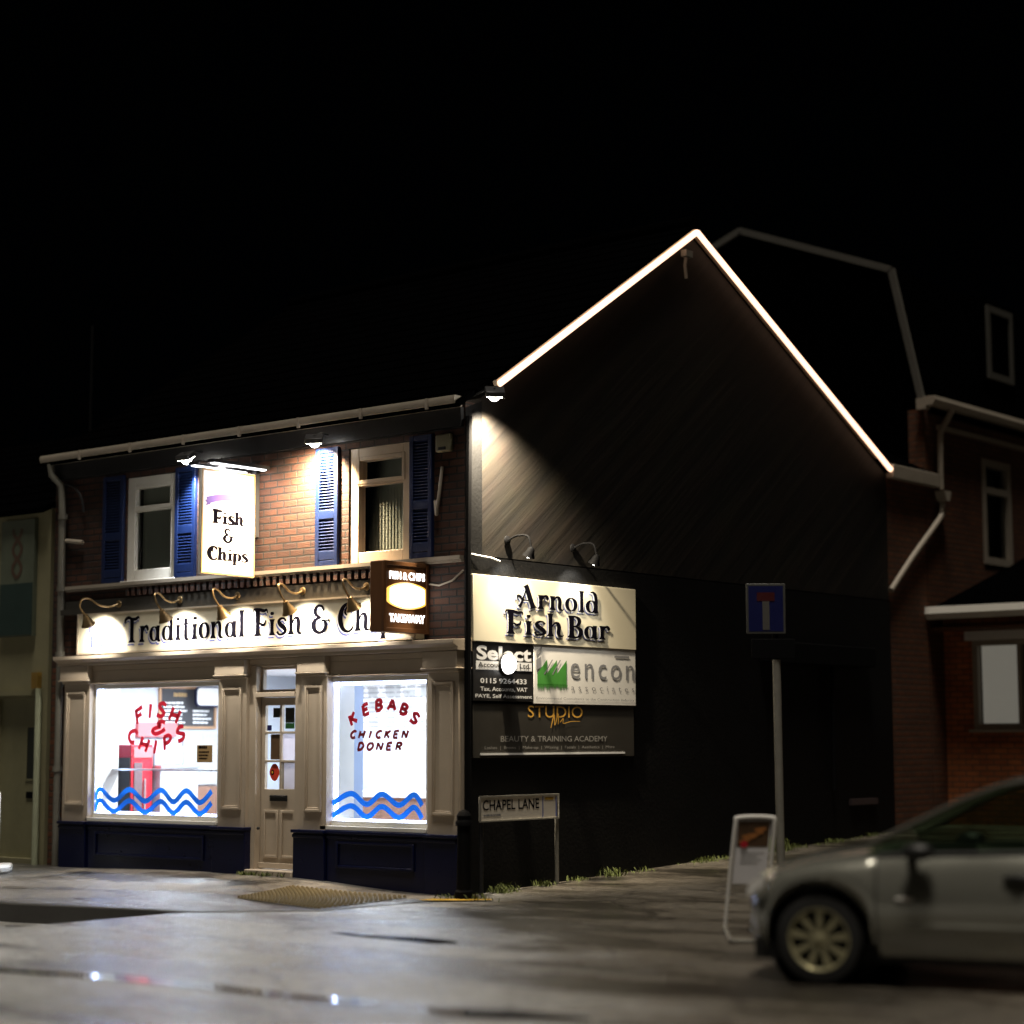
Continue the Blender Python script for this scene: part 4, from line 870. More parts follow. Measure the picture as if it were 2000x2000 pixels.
mb = MB(); fancy(mb, HF, HO, 'Fish', -0.70, 3.955, 0.48, 0.15, 0.002, fat=1.55); fancy(mb, HF, HO, '&', -0.54, 3.755, 0.15, 0.15, 0.002, fat=1.4); fancy(mb, HF, HO, 'Chips', -0.77, 3.55, 0.62, 0.145, 0.002, fat=1.5)
mb.build('lettering', M['ink'], t, smooth=False, fix=False)
mb = MB(); pts = [(-0.78 + 0.62 * i / 12, 4.20 + 0.055 * math.sin(PI * i / 12), 0.075) for i in range(13)]
V2, F = ribbon(pts, 3); mb.flat(HF, HO, V2, F, 0.003)
mb.flat(HF, HO, [(-0.81, 4.14), (-0.73, 4.16), (-0.73, 4.22), (-0.81, 4.20), (-0.78, 4.17)], [(0, 1, 2, 3, 4)], 0.002); mb.flat(HF, HO, [(-0.13, 4.12), (-0.21, 4.15), (-0.21, 4.21), (-0.13, 4.19), (-0.16, 4.155)], [(0, 4, 3, 2, 1)], 0.002)
mb.build('ribbon_emblem', mat('violet_ribbon', (0.16, 0.09, 0.34), 0.5, var=0.25, scale=3), t, smooth=False, fix=False)

# ------------------------------------------------------------------ takeaway box sign
BX = -0.60; BO = (BX + 0.09, 0, 0)
t = thing('box_sign', 'brown illuminated takeaway box sign with a glowing yellow oval', 'sign', (BX, -0.05, 2.7))
MB().box((BX - 0.09, -0.70, 2.66), (BX + 0.09, 0.0, 3.39)).build('casing', M['wood_brown'], t, bevel=0.012)
MB().frame(LANE, BO, -0.70, 2.66, -0.002, 3.39, 0.045, 0.001, 0.018).build('rim', M['wood_brown'], t, bevel=0.004)
mb = MB(); text(mb, LANE, BO, 'FISH & CHIPS', -0.60, 3.205, -0.06, 3.285, 0.006, bold=0.03); text(mb, LANE, BO, 'TAKEAWAY', -0.60, 2.765, -0.06, 2.85, 0.006, bold=0.03)
mb.build('lettering', M['box_white'], t, smooth=False, fix=False)
def oval(cu, cv, a, b, w_, cut=None):
    P_ = []
    for k in range(40):
        x_ = a * math.cos(2 * PI * k / 40); y_ = b * math.sin(2 * PI * k / 40)
        if cut: x_ = max(-cut, min(cut, x_))
        P_.append((cu + x_, cv + y_))
    return MB().flat(LANE, BO, P_, [tuple(range(40))], w_)
ov = oval(-0.33, 3.04, 0.36, 0.138, 0.006, 0.328); ov.build('oval_lens', M['box_yellow'], t, smooth=False)
ov = oval(-0.33, 3.04, 0.32, 0.118, 0.009, 0.262); ov.build('blown_centre', M['box_white'], t, smooth=False)  # white shape laid over the yellow as its blown-out bright centre
MB().tube([(BX, 0.0, 3.2), (BX + 0.25, -0.012, 3.16), (BX + 0.45, -0.03, 3.2), (BX + 0.59, -0.02, 3.30)], 0.010, 6).build('cable', M['gutter'], t)

# ------------------------------------------------------------------ floodlights
def flood(loc, aim, lab, e, col, spread=120, arm=None):
    L_ = Vector(loc); A = (Vector(aim) - L_).normalized()
    t = thing('floodlight', lab, 'floodlight', loc, 'floodlights under the eaves')
    side = A.cross(Vector((0, 0, 1))).normalized(); up = side.cross(A)
    def bx(w_, h_, a, b, k=1.0):
        return [L_ + side * x * w_ + up * y * h_ + A * a for x, y in ((-1, -1), (1, -1), (1, 1), (-1, 1))], A * (b - a)
    p, v = bx(0.10, 0.07, -0.06, 0.0); MB().prism(p, v).build('housing', M['dark_metal'], t, bevel=0.008)
    p, v = bx(0.085, 0.055, 0.001, 0.006); MB().prism(p, v).build('lit_face', M['lamp_face'], t)
    MB().sphere(L_ + A * 0.012, 0.062, 12).build('bulb', M['lamp_glare'], t)  # oversized glowing ball stands for the glare of the lamp face
    if arm: MB().tube([arm, (Vector(arm) + L_ - A * 0.06) / 2 + Vector((0, 0, 0.02)), L_ - A * 0.06], 0.012, 8).build('arm', M['dark_metal'], t)
    lamp('flood_glow', 'SPOT', L_ + A * 0.085, t, e, col, aim, size=0.05, angle=spread, blend=1.0)
flood((-1.92, -0.28, 4.80), (-2.12, 0.0, 4.25), 'bright floodlight over the blue shutter right of the hanging sign', 3200, (1.0, 0.76, 0.48), 138, arm=(-1.95, -0.05, 4.9))
flood((-3.98, -0.30, 4.80), (-4.02, 0.0, 4.25), 'bright floodlight over the blue shutter left of the hanging sign', 620, (0.92, 0.97, 1.0), 92, arm=(-4.0, -0.05, 4.9))
flood((0.36, 0.04, 5.10), (-0.04, 0.40, 4.40), 'bright floodlight under the eaves corner of the dark gable', 4600, (1.0, 0.85, 0.62), 90, arm=(0.02, 0.12, 5.14))

# ------------------------------------------------------------------ gable: strip lights, boards, sign lamps
for a, b, lab in (((0.07, 0.45, 5.30), (0.07, 4.23, 7.70), 'glowing strip light along the left slope of the gable'), ((0.07, 4.24, 7.70), (0.07, 8.98, 5.28), 'glowing strip light along the right slope of the gable')):
    t = thing('strip_light', lab, 'strip light', a, 'strip lights along the gable')
    va, vb = Vector(a), Vector(b); d = (vb - va).normalized(); up = Vector((1, 0, 0)).cross(d)
    if up.z < 0: up = -up
    MB().prism([va + up * 0.045 + Vector((-0.06, 0, 0)), va + up * 0.045, va + up * -0.02, va + up * -0.02 + Vector((-0.06, 0, 0))], vb - va).build('channel', M['tan_upvc'], t)
    MB().tube([va + Vector((0.02, 0, 0)), vb + Vector((0.02, 0, 0))], 0.034, 10).build('tube', M['led'], t)
o = MB().tube([(0.05, 4.06, 7.45), (0.05, 4.02, 7.25), (0.04, 4.06, 7.1)], 0.02, 8).box((0.02, 3.98, 7.36), (0.10, 4.12, 7.44)).build('gable_bracket', M['galv']); tag(o, 'small metal bracket hanging under the gable peak', 'bracket')

GO = (0.02, -0.045, 0)
t = thing('gable_sign', 'large cream sign reading Arnold Fish Bar on the gable wall', 'sign', (0.02, 1.5, 2.6))
MB().slab(LANE, GO, 0.10, 2.575, 2.96, 3.265, 0, 0.04).build('board', M['sign_cream'], t, bevel=0.004)
GS = (0.06, -0.045, 0); b1, b2, b3 = MB(), MB(), MB()
for wd, u, v, wdt, h in (('Arnold', 0.80, 2.955, 1.46, 0.235), ('Fish', 0.60, 2.67, 1.02, 0.245), ('Bar', 1.66, 2.67, 0.80, 0.235)):
    fancy(b2, LANE, GS, wd, u, v, wdt, h, 0.002, -0.022, -0.022); fancy(b3, LANE, GS, wd, u, v, wdt, h, 0.005, -0.014, -0.013); fancy(b1, LANE, GS, wd, u, v, wdt, h, 0.008)
b2.build('letter_shadow', M['ink_blue'], t, smooth=False, fix=False); b3.build('letter_outline', M['ink_white'], t, smooth=False, fix=False); b1.build('lettering', M['ink'], t, smooth=False, fix=False)
for y, lab, nm in ((0.66, 'left of the two spot lamps over the Arnold Fish Bar sign', 0), (1.80, 'right of the two spot lamps over the Arnold Fish Bar sign', 1)):
    t = thing('sign_lamp', lab, 'lamp', (0.02, y, 3.65), 'spot lamps over the gable sign')
    MB().lathe((0.013, y, 3.66), (1, 0, 0), [(0, 0.05), (0.015, 0.047), (0.03, 0.02)], 14).build('wall_plate', M['iron_black'], t)
    MB().tube(catmull([(0.03, y, 3.66), (0.16, y, 3.70), (0.30, y, 3.68), (0.34, y, 3.56)], 6), 0.012, 8).build('arm', M['iron_black'], t)
    ax = Vector((-0.45, 0, -0.9)).normalized(); hd = Vector((0.345, y, 3.55))
    MB()._lathe(hd, ax, [(-0.02, 0.012), (0.0, 0.035), (0.05, 0.05), (0.09, 0.07), (0.086, 0.064), (0.04, 0.04)], 16).build('shade', M['iron_black'], t)
    MB().sphere(hd + ax * 0.07, 0.036, 10).build('bulb', M['lamp_white'], t)
    lamp('lamp_glow', 'SPOT', hd + ax * 0.1, t, 62, (1.0, 0.95, 0.84), hd + Vector((-0.36, 0, -0.50)), size=0.03, angle=104, blend=0.6)
t = thing('accountancy_sign', 'small black Select accountancy sign with white print below the cream sign', 'sign', (0.02, 0.6, 2.0))
MB().slab(LANE, GO, 0.11, 1.965, 1.10, 2.565, 0, 0.03).build('board', M['sign_black'], t, bevel=0.004)
SO = (0.05, -0.045, 0); mb = MB()
text(mb, LANE, SO, 'Select', 0.16, 2.385, 1.06, 2.535, 0.003, bold=0.035)
mb.rect(LANE, SO, 0.15, 2.285, 1.07, 2.375, 0.003)
text(mb, LANE, SO, '0115 9264433', 0.22, 2.145, 0.98, 2.20, 0.003, bold=0.02); text(mb, LANE, SO, 'Tax, Accounts, VAT', 0.22, 2.06, 0.99, 2.11, 0.003, bold=0.015); text(mb, LANE, SO, 'PAYE, Self Assessment', 0.14, 1.99, 1.07, 2.035, 0.003, bold=0.015)
mb.build('lettering', M['ink_white'], t, smooth=False, fix=False)
mb = MB(); text(mb, LANE, SO, 'Accountancy Ltd.', 0.18, 2.295, 1.04, 2.362, 0.006, bold=0.015); mb.build('dark_lettering', M['ink'], t, smooth=False, fix=False)
t = thing('added_glare_lamp', 'added glowing disc standing for a white reflection on the black Select sign', 'lamp', (0.08, 0.63, 2.35))  # round glowing fitting added where a street lamp reflects in the sign
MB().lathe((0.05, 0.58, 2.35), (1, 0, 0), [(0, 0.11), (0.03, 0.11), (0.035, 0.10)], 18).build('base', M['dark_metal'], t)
MB().lathe((0.086, 0.58, 2.35), (1, 0, 0), [(0, 0.105), (0.03, 0.10), (0.06, 0.075), (0.075, 0.03)], 18).build('diffuser', emis('reflection_white', (1, 0.97, 0.92), 6), t)
t = thing('consultancy_sign', 'white encon associates sign with a green emblem below the cream sign', 'sign', (0.02, 2.0, 2.0))
MB().slab(LANE, GO, 1.105, 1.945, 2.955, 2.57, 0, 0.032).build('board', M['sign_white'], t, bevel=0.004)
EO = (0.052, -0.045, 0); mb = MB()
text(mb, LANE, EO, 'encon', 1.74, 2.225, 2.92, 2.395, 0.003, space=1.25); text(mb, LANE, EO, 'associates', 1.75, 2.10, 2.92, 2.155, 0.003, space=1.9); text(mb, LANE, EO, 'Environmental Consultants to the Construction Industry', 1.14, 1.985, 2.92, 2.02, 0.003)
mb.rect(LANE, EO, 2.55, 2.475, 2.83, 2.50, 0.003)
mb.build('lettering', M['ink_grey'], t, smooth=False, fix=False)
mb = MB()
for i in range(3):
    u = 1.16 + i * 0.17
    mb.flat(LANE, EO, [(u, 2.15), (u + 0.17, 2.15), (u + 0.17, 2.42 - 0.0 * i), (u, 2.27)], [(0, 1, 2, 3)], 0.003)
rnd = random.Random(5)
for i in range(26):
    u = 1.155 + i * 0.0205; mb.flat(LANE, EO, [(u, 2.155), (u + 0.02, 2.155), (u + 0.012, 2.155 - rnd.uniform(0.03, 0.09))], [(0, 2, 1)], 0.003)
mb.build('emblem', M['ink_green'], t, smooth=False, fix=False)
mb = MB(); mb.flat(LANE, EO, [(1.14, 2.30), (1.22, 2.33), (1.22, 2.45), (1.14, 2.41)], [(0, 1, 2, 3)], 0.004); mb.flat(LANE, EO, [(1.14, 2.45), (1.24, 2.54), (1.24, 2.56), (1.14, 2.50)], [(0, 1, 2, 3)], 0.004)
for i in range(2): mb.flat(LANE, EO, [(1.27 + i * 0.14, 2.26), (1.29 + i * 0.14, 2.26), (1.43 + i * 0.14, 2.42), (1.41 + i * 0.14, 2.42)], [(0, 1, 2, 3)], 0.004)
mb.build('emblem_bars', M['ink_grey'], t, smooth=False, fix=False)
t = thing('studio_sign', 'dark beauty studio sign with gold and grey lettering low on the gable', 'sign', (0.02, 1.5, 1.5))
MB().slab(LANE, GO, 0.12, 1.38, 2.93, 1.94, 0, 0.02).build('board', M['charcoal'], t, bevel=0.003)
TO = (0.04, -0.045, 0); mb = MB(); text(mb, LANE, TO, 'STUDIO', 1.01, 1.80, 1.97, 1.925, 0.003)
for st in ([(1.40, 1.69, .012), (1.46, 1.83, .02), (1.47, 1.72, .012), (1.53, 1.84, .02), (1.53, 1.73, .012)], [(1.56, 1.75, .012), (1.62, 1.79, .014), (1.62, 1.74, .01), (1.75, 1.76, .008), (1.92, 1.765, .004)]):
    V2, F = ribbon(st); mb.flat(LANE, TO, V2, F, 0.005)
mb.build('gold_lettering', M['ink_gold'], t, smooth=False, fix=False)
mb = MB(); text(mb, LANE, TO, 'BEAUTY & TRAINING ACADEMY', 0.56, 1.545, 2.42, 1.605, 0.003, bold=0.005); text(mb, LANE, TO, 'Lashes  |  Brows  |  Make-up  |  Waxing  |  Facials  |  Aesthetics  |  More', 0.30, 1.46, 2.55, 1.50, 0.003)
mb.build('lettering', M['ink_dim'], t, smooth=False, fix=False)
MB().slab(LANE, TO, 0.23, 1.408, 2.74, 1.428, 0, 0.012).build('white_bar', M['ink_white'], t)
o = MB().tube([(0.03, 0.06, 3.47), (0.05, 0.22, 3.455), (0.04, 0.38, 3.45), (0.03, 0.52, 3.425)], 0.010, 6).build('loose_cable', M['ink_white']); tag(o, 'short white cable sagging at the corner above the cream sign', 'cable')
o = MB().tube([(0.05, -0.02, 0.0), (0.05, -0.02, 3.4), (0.05, 0.0, 4.9)], 0.035, 8).build('corner_pipe', M['iron_black']); tag(o, 'black pipe running up the corner of the building', 'pipe')
t = thing('alarm_box', 'small pale alarm box high on the brick by the corner', 'alarm', (-0.25, -0.03, 4.64))
MB().box((-0.36, -0.07, 4.55), (-0.15, -0.002, 4.74)).build('case', mat('faded_alarm_cover', (0.16, 0.145, 0.09), 0.5), t, bevel=0.02)
MB().box((-0.30, -0.085, 4.57), (-0.21, -0.071, 4.60)).build('lens', M['dark_metal'], t)
o = MB().tube(catmull([(-0.30, -0.02, 4.40), (-0.31, -0.05, 4.15), (-0.33, -0.06, 4.0), (-0.36, -0.04, 3.9), (-0.40, -0.02, 4.05)], 5), 0.018, 8, True).build('wall_cable', M['gutter']); tag(o, 'pale looped cable on the brick beside the right hand shutter', 'cable')
t = thing('basket_bracket', 'curved metal hanging basket bracket near the left end of the wall', 'bracket', (-6.5, -0.05, 4.4))
MB().tube(catmull([(-6.57, -0.02, 4.70), (-6.45, -0.05, 4.73), (-6.28, -0.06, 4.66), (-6.16, -0.06, 4.52), (-6.12, -0.06, 4.36)], 6), 0.016, 8).build('arm', M['dark_metal'], t)
o = MB().tube([(-6.58, -0.03, 4.04), (-6.38, -0.05, 4.02), (-6.14, -0.05, 3.99)], 0.026, 8).build('flagpole_holder', M['gutter']); tag(o, 'short white pole stub fixed across the wall below the basket bracket', 'bracket')
o = MB().tube([(-6.85, 0.6, 5.2), (-6.85, 0.6, 6.9)], 0.02, 8).build('roof_mast', M['iron_black']); tag(o, 'thin grey mast rising over the left end of the roof', 'mast')

# ------------------------------------------------------------------ street furniture
t = thing('bollard', 'black cast iron bollard at the corner of the shop', 'bollard', (0.34, -0.42, 0))
MB().lathe((0.34, -0.42, -0.02), (0, 0, 1), [(0, 0.095), (0.10, 0.092), (0.12, 0.075), (0.74, 0.068)], 18).build('post', M['iron_black'], t)
MB().lathe((0.34, -0.42, 0.72), (0, 0, 1), [(0, 0.085), (0.04, 0.085), (0.06, 0.07), (0.10, 0.075), (0.14, 0.05), (0.16, 0.01)], 18).build('cap', M['iron_black'], t)
# street name sign
t = thing('street_name_sign', 'white Chapel Lane street name sign on two thin posts by the gable', 'sign', (0.15, 0.7, 0))
MB().slab(LANE, (0.14, 0, 0), 0.04, 0.745, 1.31, 0.985, 0, 0.02).build('plate', mat('street_plate', (0.80, 0.74, 0.64), 0.4, var=0.08), t, bevel=0.004)
MB().frame(LANE, (0.155, 0, 0), 0.03, 0.735, 1.335, 0.998, 0.014, 0, 0.018).build('edging', M['galv'], t)
CO = (0.16, 0, 0)
mb = MB(); text(mb, LANE, CO, 'CHAPEL LANE', 0.08, 0.85, 1.00, 0.955, 0.003, bold=0.012); mb.build('lettering', M['ink'], t, smooth=False, fix=False)
mb = MB(); bars(mb, LANE, CO, 0.09, 0.785, 0.38, 0.815, 1, 0.003, 4, 0.7); mb.build('small_print', M['ink_grey'], t, smooth=False, fix=False)
mb = MB(); mb.rect(LANE, CO, 1.055, 0.758, 1.07, 0.975, 0.003); mb.rect(LANE, CO, 1.28, 0.758, 1.30, 0.975, 0.003); mb.build('blue_border', M['ink_blue'], t, smooth=False, fix=False)
mb = MB(); mb.rect(LANE, CO, 1.10, 0.935, 1.24, 0.962, 0.003); mb.build('orange_mark', M['yellow_line'], t, smooth=False, fix=False)
mb = MB()
for y in (0.10, 1.345):
    MB().tube([(0.125, y, -0.05), (0.125, y, 0.99)], 0.022, 8).build('post', M['galv'] if y > 1 else M['dark_metal'], t)
# no through road sign
PF = (Vector((0.774, 0.632, 0)).normalized(), Vector((0, 0, 1)))
t = thing('road_sign', 'blue no through road sign with a red bar on a grey pole', 'road sign', (2.6, 1.8, 0))
MB().tube([(2.61, 1.8, -0.05), (2.60, 1.8, 2.36)], 0.042, 12).build('pole', M['galv'], t)
MB().tube([(2.60, 1.8, 2.361), (2.585, 1.79, 3.08)], 0.034, 12).build('upper_pole', M['iron_black'], t)
RO = Vector((2.56, 1.70, 0)); 
MB().slab(PF, RO, -0.21, 2.62, 0.19, 3.13, -0.02, 0.0).build('plate', mat('sign_edge_white', (0.06, 0.06, 0.055), 0.5), t, bevel=0.006)
mb = MB(); mb.rect(PF, RO, -0.185, 2.645, 0.165, 3.105, 0.002); mb.build('blue_face', M['sign_blue'], t, smooth=False, fix=False)
mb = MB(); mb.rect(PF, RO, -0.045, 2.66, 0.025, 2.95, 0.005); mb.build('white_stem', mat('dim_white', (0.09, 0.085, 0.08), 0.5), t, smooth=False, fix=False)
mb = MB(); mb.rect(PF, RO, -0.10, 2.952, 0.08, 3.04, 0.005); mb.build('red_bar', M['sign_red'], t, smooth=False, fix=False)
MB().slab(PF, RO, -0.16, 2.37, 0.28, 2.57, -0.02, 0.0).build('back_plate', M['iron_black'], t, bevel=0.006)
# pavement A board with swing panel
t = thing('pavement_sign', 'white framed pavement sign with a food picture, leaning beside the road sign pole', 'sign', (4.2, -1.5, 0))
u_ = Vector((0.774, 0.632, 0)).normalized(); A0 = Vector((4.09, -1.5, 0.0))
fl = Vector((4.21, -1.5, 0.92)); fr = fl + u_ * 0.32
MB().tube(catmull([A0, A0 * 0.5 + fl * 0.5, fl - Vector((0, 0, 0.06)), fl + u_ * 0.03, fr - u_ * 0.03, fr - Vector((0, 0, 0.06)), fr * 0.5 + (A0 + u_ * 0.34) * 0.5, A0 + u_ * 0.34], 5), 0.017, 8).build('frame', M['sign_white'], t)
d_ = Vector((0.58, -0.81, 0)).normalized()
MB().tube(catmull([A0 + Vector((0, 0, 0.02)), A0 + d_ * 0.5 + Vector((0, 0, 0.02)), A0 + d_ * 1.0 + Vector((0, 0, 0.02)), A0 + d_ * 1.05 + u_ * 0.05 + Vector((0, 0, 0.02)), A0 + d_ * 1.0 + u_ * 0.34 + Vector((0, 0, 0.02)), A0 + u_ * 0.34 + Vector((0, 0, 0.02))], 5), 0.016, 8).build('base_rail', M['galv'], t)
bl = fl * 0.41 + A0 * 0.59
upv = (fl - bl).normalized(); AF = (u_, upv); AO = bl + u_ * 0.015
AH = (fl - bl).length
MB().slab(AF, AO, 0.005, 0.0, 0.285, AH - 0.02, -0.012, 0.0).build('panel', M['paper'], t, bevel=0.004)
mb = MB(); mb.rect(AF, AO, 0.015, AH * 0.56, 0.275, AH - 0.03, 0.002); mb.build('food_picture', M['brown_poster'], t, smooth=False, fix=False)
mb = MB(); rnd = random.Random(8)
for i in range(9):
    cu, cv = 0.06 + 0.02 * i, AH * 0.66 + 0.011 * i + rnd.uniform(-0.02, 0.02)
    mb.flat(AF, AO, [(cu + 0.03 * math.cos(a), cv + 0.016 * math.sin(a)) for a in [k * PI / 5 for k in range(10)]], [tuple(range(10))], 0.004 + 0.0004 * i)
mb.build('food_pieces', mat('burger_orange', (0.42, 0.16, 0.04), 0.6, var=0.5, scale=40), t, smooth=False, fix=False)
mb = MB(); mb.flat(AF, AO, [(0.075 + 0.032 * math.cos(a), AH * 0.60 + 0.03 * math.sin(a)) for a in [k * PI / 6 for k in range(12)]], [tuple(range(12))], 0.009); mb.build('red_badge', M['red'], t, smooth=False, fix=False)
mb = MB(); bars(mb, AF, AO, 0.05, AH * 0.30, 0.25, AH * 0.50, 4, 0.002, 5, 0.4); mb.build('print', M['tile_grey'], t, smooth=False, fix=False)
# white forecourt sign at the left edge
t = thing('forecourt_sign', 'white forecourt sign with moulded base, cut by the left edge of the photo', 'sign', (-6.95, -1.0, 0))
FS = (Vector((0.774, 0.632, 0)).normalized(), Vector((0, 0, 1))); FSO = Vector((-6.46, -0.93, 0))
MB().slab(FS, FSO, -0.62, 0.16, 0.0, 0.98, -0.05, 0.0).build('panel', M['sign_white'], t, bevel=0.03)
p_ = [FSO + FS[0] * a + Vector((0.63, -0.77, 0)) * b + Vector((0, 0, 0.0)) for a, b in ((-0.72, -0.22), (0.12, -0.22), (0.18, 0.2), (0.1, 0.34), (-0.72, 0.34))]
MB().prism([q + Vector((0, 0, 0.03)) for q in p_], (0, 0, 0.10)).build('base', M['sign_white'], t, bevel=0.03)

# weeds along the foot of the walls
mb = MB(); rnd = random.Random(3)
def tuft(x, y, n, h, sp):
    for i in range(n):
        a = rnd.uniform(0, 2 * PI); px, py = x + rnd.gauss(0, sp), y + rnd.gauss(0, sp * 0.5); z = max(road_z(px, py), 0) if px > 0 else pav_z(px, py)
        hh = h * rnd.uniform(0.4, 1.1); le = rnd.uniform(0.3, 0.9) * hh; wd = 0.004 + 0.05 * hh * rnd.uniform(0.5, 1)
        dx, dy = math.cos(a), math.sin(a)
        mb.add([(px - dy * wd, py + dx * wd, z), (px + dy * wd, py - dx * wd, z), (px + dx * le * 0.5 + dy * wd * 0.7, py + dy * le * 0.5 - dx * wd * 0.7, z + hh * 0.8), (px + dx * le, py + dy * le, z + hh)], [(0, 1, 2), (0, 2, 3)])
for i in range(60):
    y = rnd.uniform(0.2, 8.6); tuft(0.10, y, rnd.randint(6, 22), rnd.choice((0.02, 0.03, 0.04, 0.06)), 0.07)
for y, h in ((2.3, 0.10), (5.7, 0.20), (5.9, 0.13), (1.1, 0.07), (0.35, 0.07), (0.5, 0.10)): tuft(0.12, y, 60, h, 0.08)
tuft(0.45, -0.35, 50, 0.07, 0.12); tuft(0.2, -0.45, 40, 0.06, 0.10)
for i in range(10): tuft(rnd.uniform(-3.15, -2.35), -0.19, 14, 0.05, 0.05)
struct(mb.build('grass', M['moss'], org=(0.1, 2, 0), smooth=False, fix=False), 'stuff')

# ------------------------------------------------------------------ neighbour on the left
t = thing('rendered_house', 'lower cream rendered building joined to the left of the chip shop', 'building', (-9, 0, 0))
mb = MB(); holed(mb, FRONT, (0, 0.03, 0), -14, -0.2, -6.86, 4.48, [(-7.88, 0.12, -7.05, 2.1)], -0.25, 0.0); mb.build('wall', M['render_cream'], t, smooth=False)
mb = MB(); slope(-0.1, 4.46, 4.0, 6.3, -14, -6.87, 10); mb.build('roof', M['slate'], t, smooth=False)
d = MB().box((-7.88, 0.10, 0.10), (-7.05, 0.16, 2.1)).frame(FRONT, (0, 0.10, 0), -7.34, 1.08, -7.02, 1.76, 0.02, 0, 0.012).build('door', mat('drab_door', (0.19, 0.18, 0.10), 0.6, var=0.2), t)
MB().slab(FRONT, (0, 0.10, 0), -7.32, 1.10, -7.07, 1.74, 0, 0.006).build('glass', M['dark_poster'], d)
MB().slab(FRONT, (0, 0.10, 0), -7.32, 0.86, -7.09, 0.94, 0, 0.012).build('letter_box', M['iron_black'], d)
MB().tube([(-6.96, -0.03, 0.05), (-6.96, -0.03, 2.22)], 0.04, 8).build('downpipe', mat('green_grey_pipe', (0.30, 0.32, 0.22), 0.5), t)
MB().box((-7.10, -0.04, 2.22), (-6.98, 0.029, 2.42)).build('meter_box', mat('mustard_box', (0.20, 0.12, 0.02), 0.5), t)
MB().box((-14, -0.02, 2.14), (-7.03, 0.028, 2.20)).build('ledge', M['render_cream'], t)
t = thing('wall_banner', 'dark upright banner with a twisted motif on the cream rendered wall', 'banner', (-7.45, -0.02, 3.6))
MB().box((-7.80, -0.03, 2.88), (-7.12, 0.028, 4.36)).build('panel', mat('banner_green', (0.085, 0.10, 0.07), 0.6, var=0.3, scale=3), t)
MB().box((-7.79, -0.04, 2.90), (-7.13, -0.031, 3.55)).build('lower_panel', mat('banner_teal', (0.01, 0.028, 0.024), 0.6, var=0.3, scale=3), t)
mb = MB()
for ph in (0, PI):
    V2, F = ribbon([(-7.46 + 0.09 * math.sin(ph + k * 0.9), 3.62 + k * 0.07, 0.05) for k in range(10)]); mb.flat(FRONT, (0, -0.032, 0), V2, F, 0.002 + 0.001 * (ph > 1))
mb.build('twist_motif', mat('banner_brown', (0.07, 0.04, 0.025), 0.6), t, smooth=False, fix=False)

# ------------------------------------------------------------------ brick building on the right
t = thing('brick_house', 'tall dark brick building with a mansard roof beyond the gable', 'building', (-2, 12, 0))
mb = MB(); mb.box((0.0, 9.003, -0.2), (-0.25, 10.14, 5.2)); mb.box((-0.25, 9.02, -0.2), (-3, 9.3, 5.2)); mb.build('link_wall', M['brick_house'], t, smooth=False)
MB().box((0.12, 9.0, 5.17), (0.0, 10.42, 5.36)).build('link_fascia', M['gutter'], t, bevel=0.01)
mb = MB(); mb.prism([(0.1, 9.1, 5.37), (-4, 9.1, 7.4), (-4, 9.1, 7.3), (0.1, 9.1, 5.3)], (0, 1.04, 0)); mb.build('link_roof', M['slate'], t, smooth=False)
HW = [(11.98, 4.18, 12.95, 5.78)]
mb = MB(); holed(mb, LANE, O0, 10.16, -0.2, 24, 6.3, HW, -0.25, 0.0); mb.build('wall', M['brick_house'], t, smooth=False)
mb = MB(); mb.prism([(-0.02, 10.18, -0.2), (-6.2, 10.18, -0.2), (-6.2, 10.18, 6.3), (-5.7, 10.18, 8.4), (-3.05, 10.18, 9.4), (-0.48, 10.18, 8.4), (-0.02, 10.18, 6.3)], (0, 0.2, 0)); mb.build('end_wall', M['slate'], t, smooth=False)
mb = MB()
for a, b in (((0.10, 6.30), (-0.42, 8.44)), ((-0.42, 8.44), (-3.05, 9.47)), ((-3.05, 9.47), (-5.8, 8.44))):
    mb.prism([(a[0], 10.25, a[1]), (b[0], 10.25, b[1]), (b[0] - 0.05, 10.25, b[1] - 0.06), (a[0] - 0.05, 10.25, a[1] - 0.06)], (0, 14, 0))
roof2 = mb.build('roof', M['slate'], t, smooth=False)
mb = MB(); pts = [(0.02, 6.28), (-0.45, 8.42), (-3.05, 9.44), (-5.8, 8.42)]
for (x0, z0), (x1, z1) in zip(pts, pts[1:]):
    d = Vector((x1 - x0, 0, z1 - z0)).normalized(); n_ = Vector((-d.z, 0, d.x))
    mb.prism([Vector((x0, 10.12, z0)) + n_ * 0.05, Vector((x1, 10.12, z1)) + n_ * 0.05, Vector((x1, 10.12, z1)) - n_ * 0.05, Vector((x0, 10.12, z0)) - n_ * 0.05], (0, 0.055, 0))
mb.build('bargeboard', mat('weathered_board', (0.085, 0.08, 0.07), 0.6), t)
mb = MB(); mb.prism([(x, 10.05, z) for x, z in ((0.06, 6.46), (0.24, 6.46), (0.25, 6.40), (0.20, 6.33), (0.06, 6.33))], (0, 14, 0)); mb.box((0.10, 10.04, 6.28), (-0.05, 10.18, 6.44)); mb.build('gutter', M['gutter'], t)
MB().box((0.06, 10.55, 6.04), (0.001, 24, 6.11)).build('string_course', M['gutter'], t)
mb = MB(); mb.tube(catmull([(0.18, 10.72, 6.34), (0.12, 10.66, 6.18), (0.08, 10.55, 6.02), (0.08, 10.5, 5.8), (0.08, 10.48, 5.15)], 4), 0.045, 10)
mb.prism([(0.02, 10.40, 5.12), (0.02, 10.62, 5.12), (0.02, 10.56, 4.98), (0.02, 10.46, 4.98)], (0.16, 0, 0))
